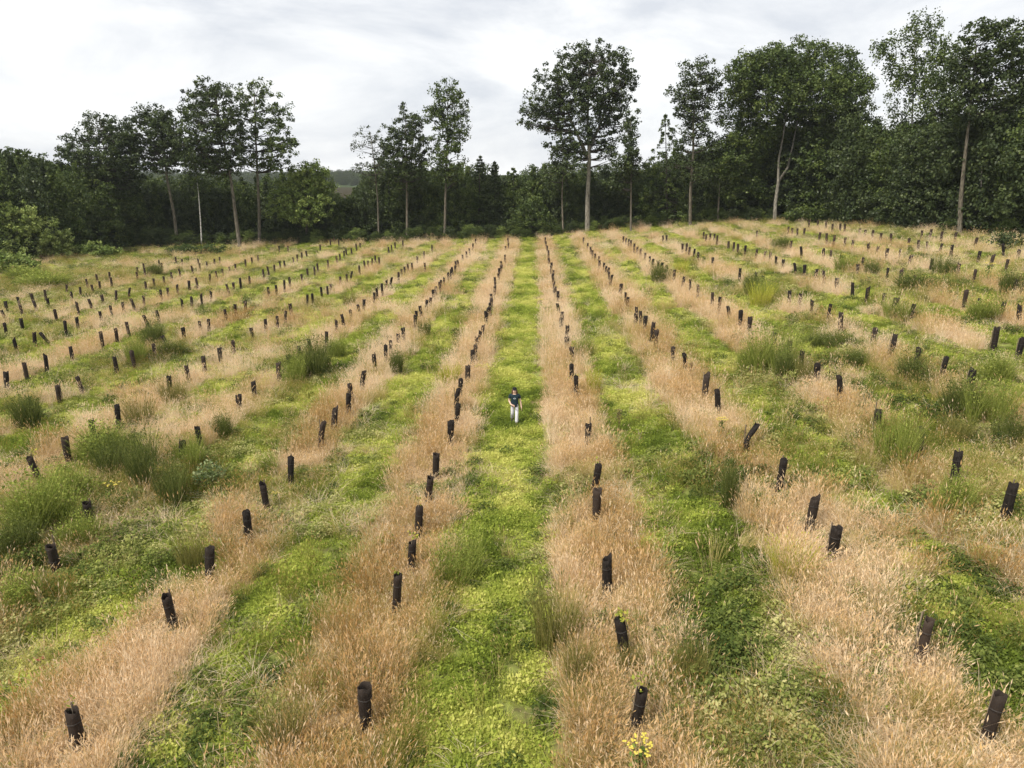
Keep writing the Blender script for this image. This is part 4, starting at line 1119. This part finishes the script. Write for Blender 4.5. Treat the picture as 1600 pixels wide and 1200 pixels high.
# red poppy
m_red = noise_mat('red_petals', (.34, .05, .06), (.55, .17, .20), scale=30, rough=.7)
gx, gy, gzz = on_ground(62, 1027, .3)
root = tag(empty('red_flower', (gx, gy, gzz - .04)), 'single red flower low among green weeds, lower left', 'flower')
mb = MB(); mb.tube([(0, 0, 0), (.01, 0, .26)], [.006, .004], 5); obj('stem', mb.mesh('stem', m_rag), root)
mb = MB()
for k_ in range(5):
    a = k_ * 2 * PI / 5; c, s = math.cos(a), math.sin(a)
    for q in (0, 1):
        mb.add([(.0, 0, .26), (.055 * c - .03 * s, .055 * s + .03 * c, .29 + .02 * q), (.085 * c, .085 * s, .30), (.055 * c + .03 * s, .055 * s - .03 * c, .29 + .02 * q)], [[0, 1, 2, 3]])
obj('petal', mb.mesh('petal', m_red), root)['kind'] = 'stuff'

# ------------------------------------------------------------------ the walking person
def plain(name, c, rough=.8, var=.8):
    return noise_mat(name, tuple(q * var for q in c), c, scale=14, rough=rough)
m_skin = plain('skin', (.66, .45, .35), .6, .92)
m_tee = plain('teal_cotton', (.008, .026, .036))
m_trous = plain('pale_trousers', (.70, .69, .75), .85, .88)
m_hair = plain('brown_hair', (.10, .055, .03), .6, .5)
m_shoe = plain('dark_shoe', (.03, .03, .035))
m_print = plain('pale_print', (.55, .62, .66))
m_band = plain('dark_cap', (.012, .012, .014))
def skin_mesh(name, verts, edges, radii, mat, sub=2, root=0):
    me = bpy.data.meshes.new(name)
    me.from_pydata(verts, edges, [])
    o_ = bpy.data.objects.new(name, me); COL.objects.link(o_)
    md = o_.modifiers.new('skin', 'SKIN'); md.use_smooth_shade = True
    for d_, r in zip(me.skin_vertices[0].data, radii): d_.radius = r if isinstance(r, tuple) else (r, r)
    me.skin_vertices[0].data[root].use_root = True
    s2 = o_.modifiers.new('sub', 'SUBSURF'); s2.levels = sub; s2.render_levels = sub
    dg = bpy.context.evaluated_depsgraph_get()
    nm = bpy.data.meshes.new_from_object(o_.evaluated_get(dg))
    nm.name = name; nm.materials.clear(); nm.materials.append(mat)
    bpy.data.objects.remove(o_)
    return nm
px_, py_, pz_ = on_ground(804, 663)
person = tag(empty('person', (px_, py_, pz_ + .02)), 'long-haired person in dark teal T-shirt and pale trousers walking down the green path', 'person')
# right arm (x<0 in the picture) bent across the waist, left arm hanging, left leg forward (towards the camera, -y)
J = [(0, 0, .93), (0, -.005, 1.12), (0, 0, 1.36), (0, -.01, 1.44), (0, -.035, 1.53), (0, -.05, 1.62),            # 0-5 pelvis..head
     (-.19, .0, 1.37), (-.25, .03, 1.10), (-.17, -.17, .99), (-.10, -.22, .965),                                # 6-9 right arm
     (.19, .0, 1.37), (.26, .02, 1.09), (.30, -.02, .86), (.31, -.04, .79),                                     # 10-13 left arm
     (-.09, .0, .90), (-.10, .0, .50), (-.11, .26, .17), (-.11, .20, .09),                                      # 14-17 right leg, behind
     (.09, .0, .90), (.10, -.13, .50), (.09, -.17, .09), (.09, -.29, .05)]                                      # 18-21 left leg, forward
E_ = [(0, 1), (1, 2), (2, 3), (3, 4), (4, 5), (2, 6), (6, 7), (7, 8), (8, 9), (2, 10), (10, 11), (11, 12), (12, 13), (0, 14), (14, 15), (15, 16), (16, 17), (0, 18), (18, 19), (19, 20), (20, 21)]
RD = [.13, .12, .12, .052, .075, .082, .055, .042, .033, .030, .055, .042, .033, .030, .085, .06, .042, .04, .085, .06, .042, .04]
# fingers: short chains rooted in the palms
def fingers(pi, d, side):
    d = np.array(d) / np.linalg.norm(d); s = np.array(side)
    base = np.array(J[pi])
    for k_, ln in enumerate((.075, .085, .08, .062)):
        a = base + d * .035 + s * (k_ - 1.5) * .018
        J.append(tuple(a)); J.append(tuple(a + d * ln * .55)); J.append(tuple(a + d * ln + np.array([0, -.012, -.012])))
        n_ = len(J); E_.extend([(pi, n_ - 3), (n_ - 3, n_ - 2), (n_ - 2, n_ - 1)]); RD.extend([.0095, .0085, .0075])
    a = base - s * .03; J.append(tuple(a)); J.append(tuple(a + d * .045 - s * .02)); n_ = len(J)
    E_.extend([(pi, n_ - 2), (n_ - 2, n_ - 1)]); RD.extend([.011, .009])
fingers(9, (.8, -.3, -.15), (0, .1, 1)); fingers(13, (.05, -.15, -1), (0, 1, 0))
obj('body', skin_mesh('body', J, E_, RD, m_skin), person)
obj('tee_shirt', skin_mesh('tee_shirt', [(0, 0, .80), (0, -.005, .98), (0, -.005, 1.15), (0, 0, 1.35), (0, 0, 1.42), (-.17, 0, 1.375), (-.24, .02, 1.21), (.17, 0, 1.375), (.24, .02, 1.21)],
    [(0, 1), (1, 2), (2, 3), (3, 4), (3, 5), (5, 6), (3, 7), (7, 8)], [(.205, .185), (.20, .17), (.175, .14), (.15, .125), (.06, .06), .085, .085, .085, .085], m_tee), person)
obj('trousers', skin_mesh('trousers', [(0, 0, .93), (-.09, .0, .88), (-.10, .0, .50), (-.11, .25, .20), (.09, .0, .88), (.10, -.13, .50), (.09, -.17, .10)],
    [(0, 1), (1, 2), (2, 3), (0, 4), (4, 5), (5, 6)], [(.125, .10), .092, .076, .072, .098, .080, .080], m_trous), person)
hair_v = [(0, .03, 1.70), (0, .055, 1.62), (-.075, .02, 1.56), (-.10, .0, 1.42), (-.105, -.03, 1.31), (.075, .02, 1.56), (.10, .0, 1.42), (.105, -.03, 1.32), (0, .075, 1.45)]
obj('hair', skin_mesh('hair', hair_v, [(0, 1), (1, 2), (2, 3), (3, 4), (1, 5), (5, 6), (6, 7), (1, 8)], [.07, .085, .06, .058, .045, .06, .058, .045, .08], m_hair), person)
cap = MB()
cap.tube([(0, -.02, 1.66), (0, -.015, 1.70), (0, -.01, 1.735), (0, -.005, 1.75)], [.098, .098, .075, .03], 14)
cap.add([(.085 * math.cos(a), -.03 + .085 * math.sin(a), 1.672) for a in np.linspace(PI, 2 * PI, 9)] + [(.075 * math.cos(a), -.07 + .11 * math.sin(a), 1.655) for a in np.linspace(PI, 2 * PI, 9)], [[i, i + 1, i + 10, i + 9] for i in range(8)])
obj('cap', cap.mesh('cap', m_band, True), person)
face = MB()
for sx in (-1, 1): face.box((sx * .032, -.128, 1.622), (.026, .008, .011))
obj('eyes', face.mesh('eyes', m_band), person)['kind'] = 'stuff'
ns = MB(); ns.add([(-.014, -.125, 1.592), (.014, -.125, 1.592), (0, -.128, 1.625), (0, -.152, 1.597)], [[0, 1, 3], [0, 3, 2], [1, 2, 3]]); obj('nose', ns.mesh('nose', m_skin), person)
mo = MB(); mo.box((0, -.119, 1.566), (.042, .008, .009)); obj('mouth', mo.mesh('mouth', plain('lips', (.36, .15, .13))), person)
pr = MB()
for k_ in range(7):
    a = PI * (.15 + .7 * k_ / 6); pr.box((.055 * math.cos(a), -.150, 1.245 + .03 * math.sin(a)), (.016, .006, .02))
pr.box((0, -.150, 1.235), (.10, .006, .012))
obj('chest_print', pr.mesh('chest_print', m_print), person)['kind'] = 'stuff'
for (fx_, fy_, fz_, rx_) in ((-.11, .22, .10, .9), (.09, -.21, .045, -.1)):
    sh = MB(); sh.tube([(0, .10, .0), (0, .02, .01), (0, -.08, -.005), (0, -.15, -.015)], [.040, .048, .046, .025], 8)
    so_ = obj('shoe', sh.mesh('shoe', m_shoe, True), person); so_.location = (fx_, fy_, fz_); so_.rotation_euler = (rx_, 0, 0)

# ------------------------------------------------------------------ thin haze
HZ_ON = True
if HZ_ON:
    hb = MB(); hb.box((-50, 620, 27), (2900, 1900, 66))
    hmat = bpy.data.materials.new('haze')
    t, o = nodes_of(hmat)
    vol = t.nodes.new('ShaderNodeVolumePrincipled')
    vol.inputs['Color'].default_value = (.88, .93, 1.0, 1); vol.inputs['Density'].default_value = .00012
    vol.inputs['Anisotropy'].default_value = 0.0
    t.links.new(vol.outputs[0], o.inputs['Volume'])
    tag(obj('haze', hb.mesh('haze', hmat)), kind='stuff')
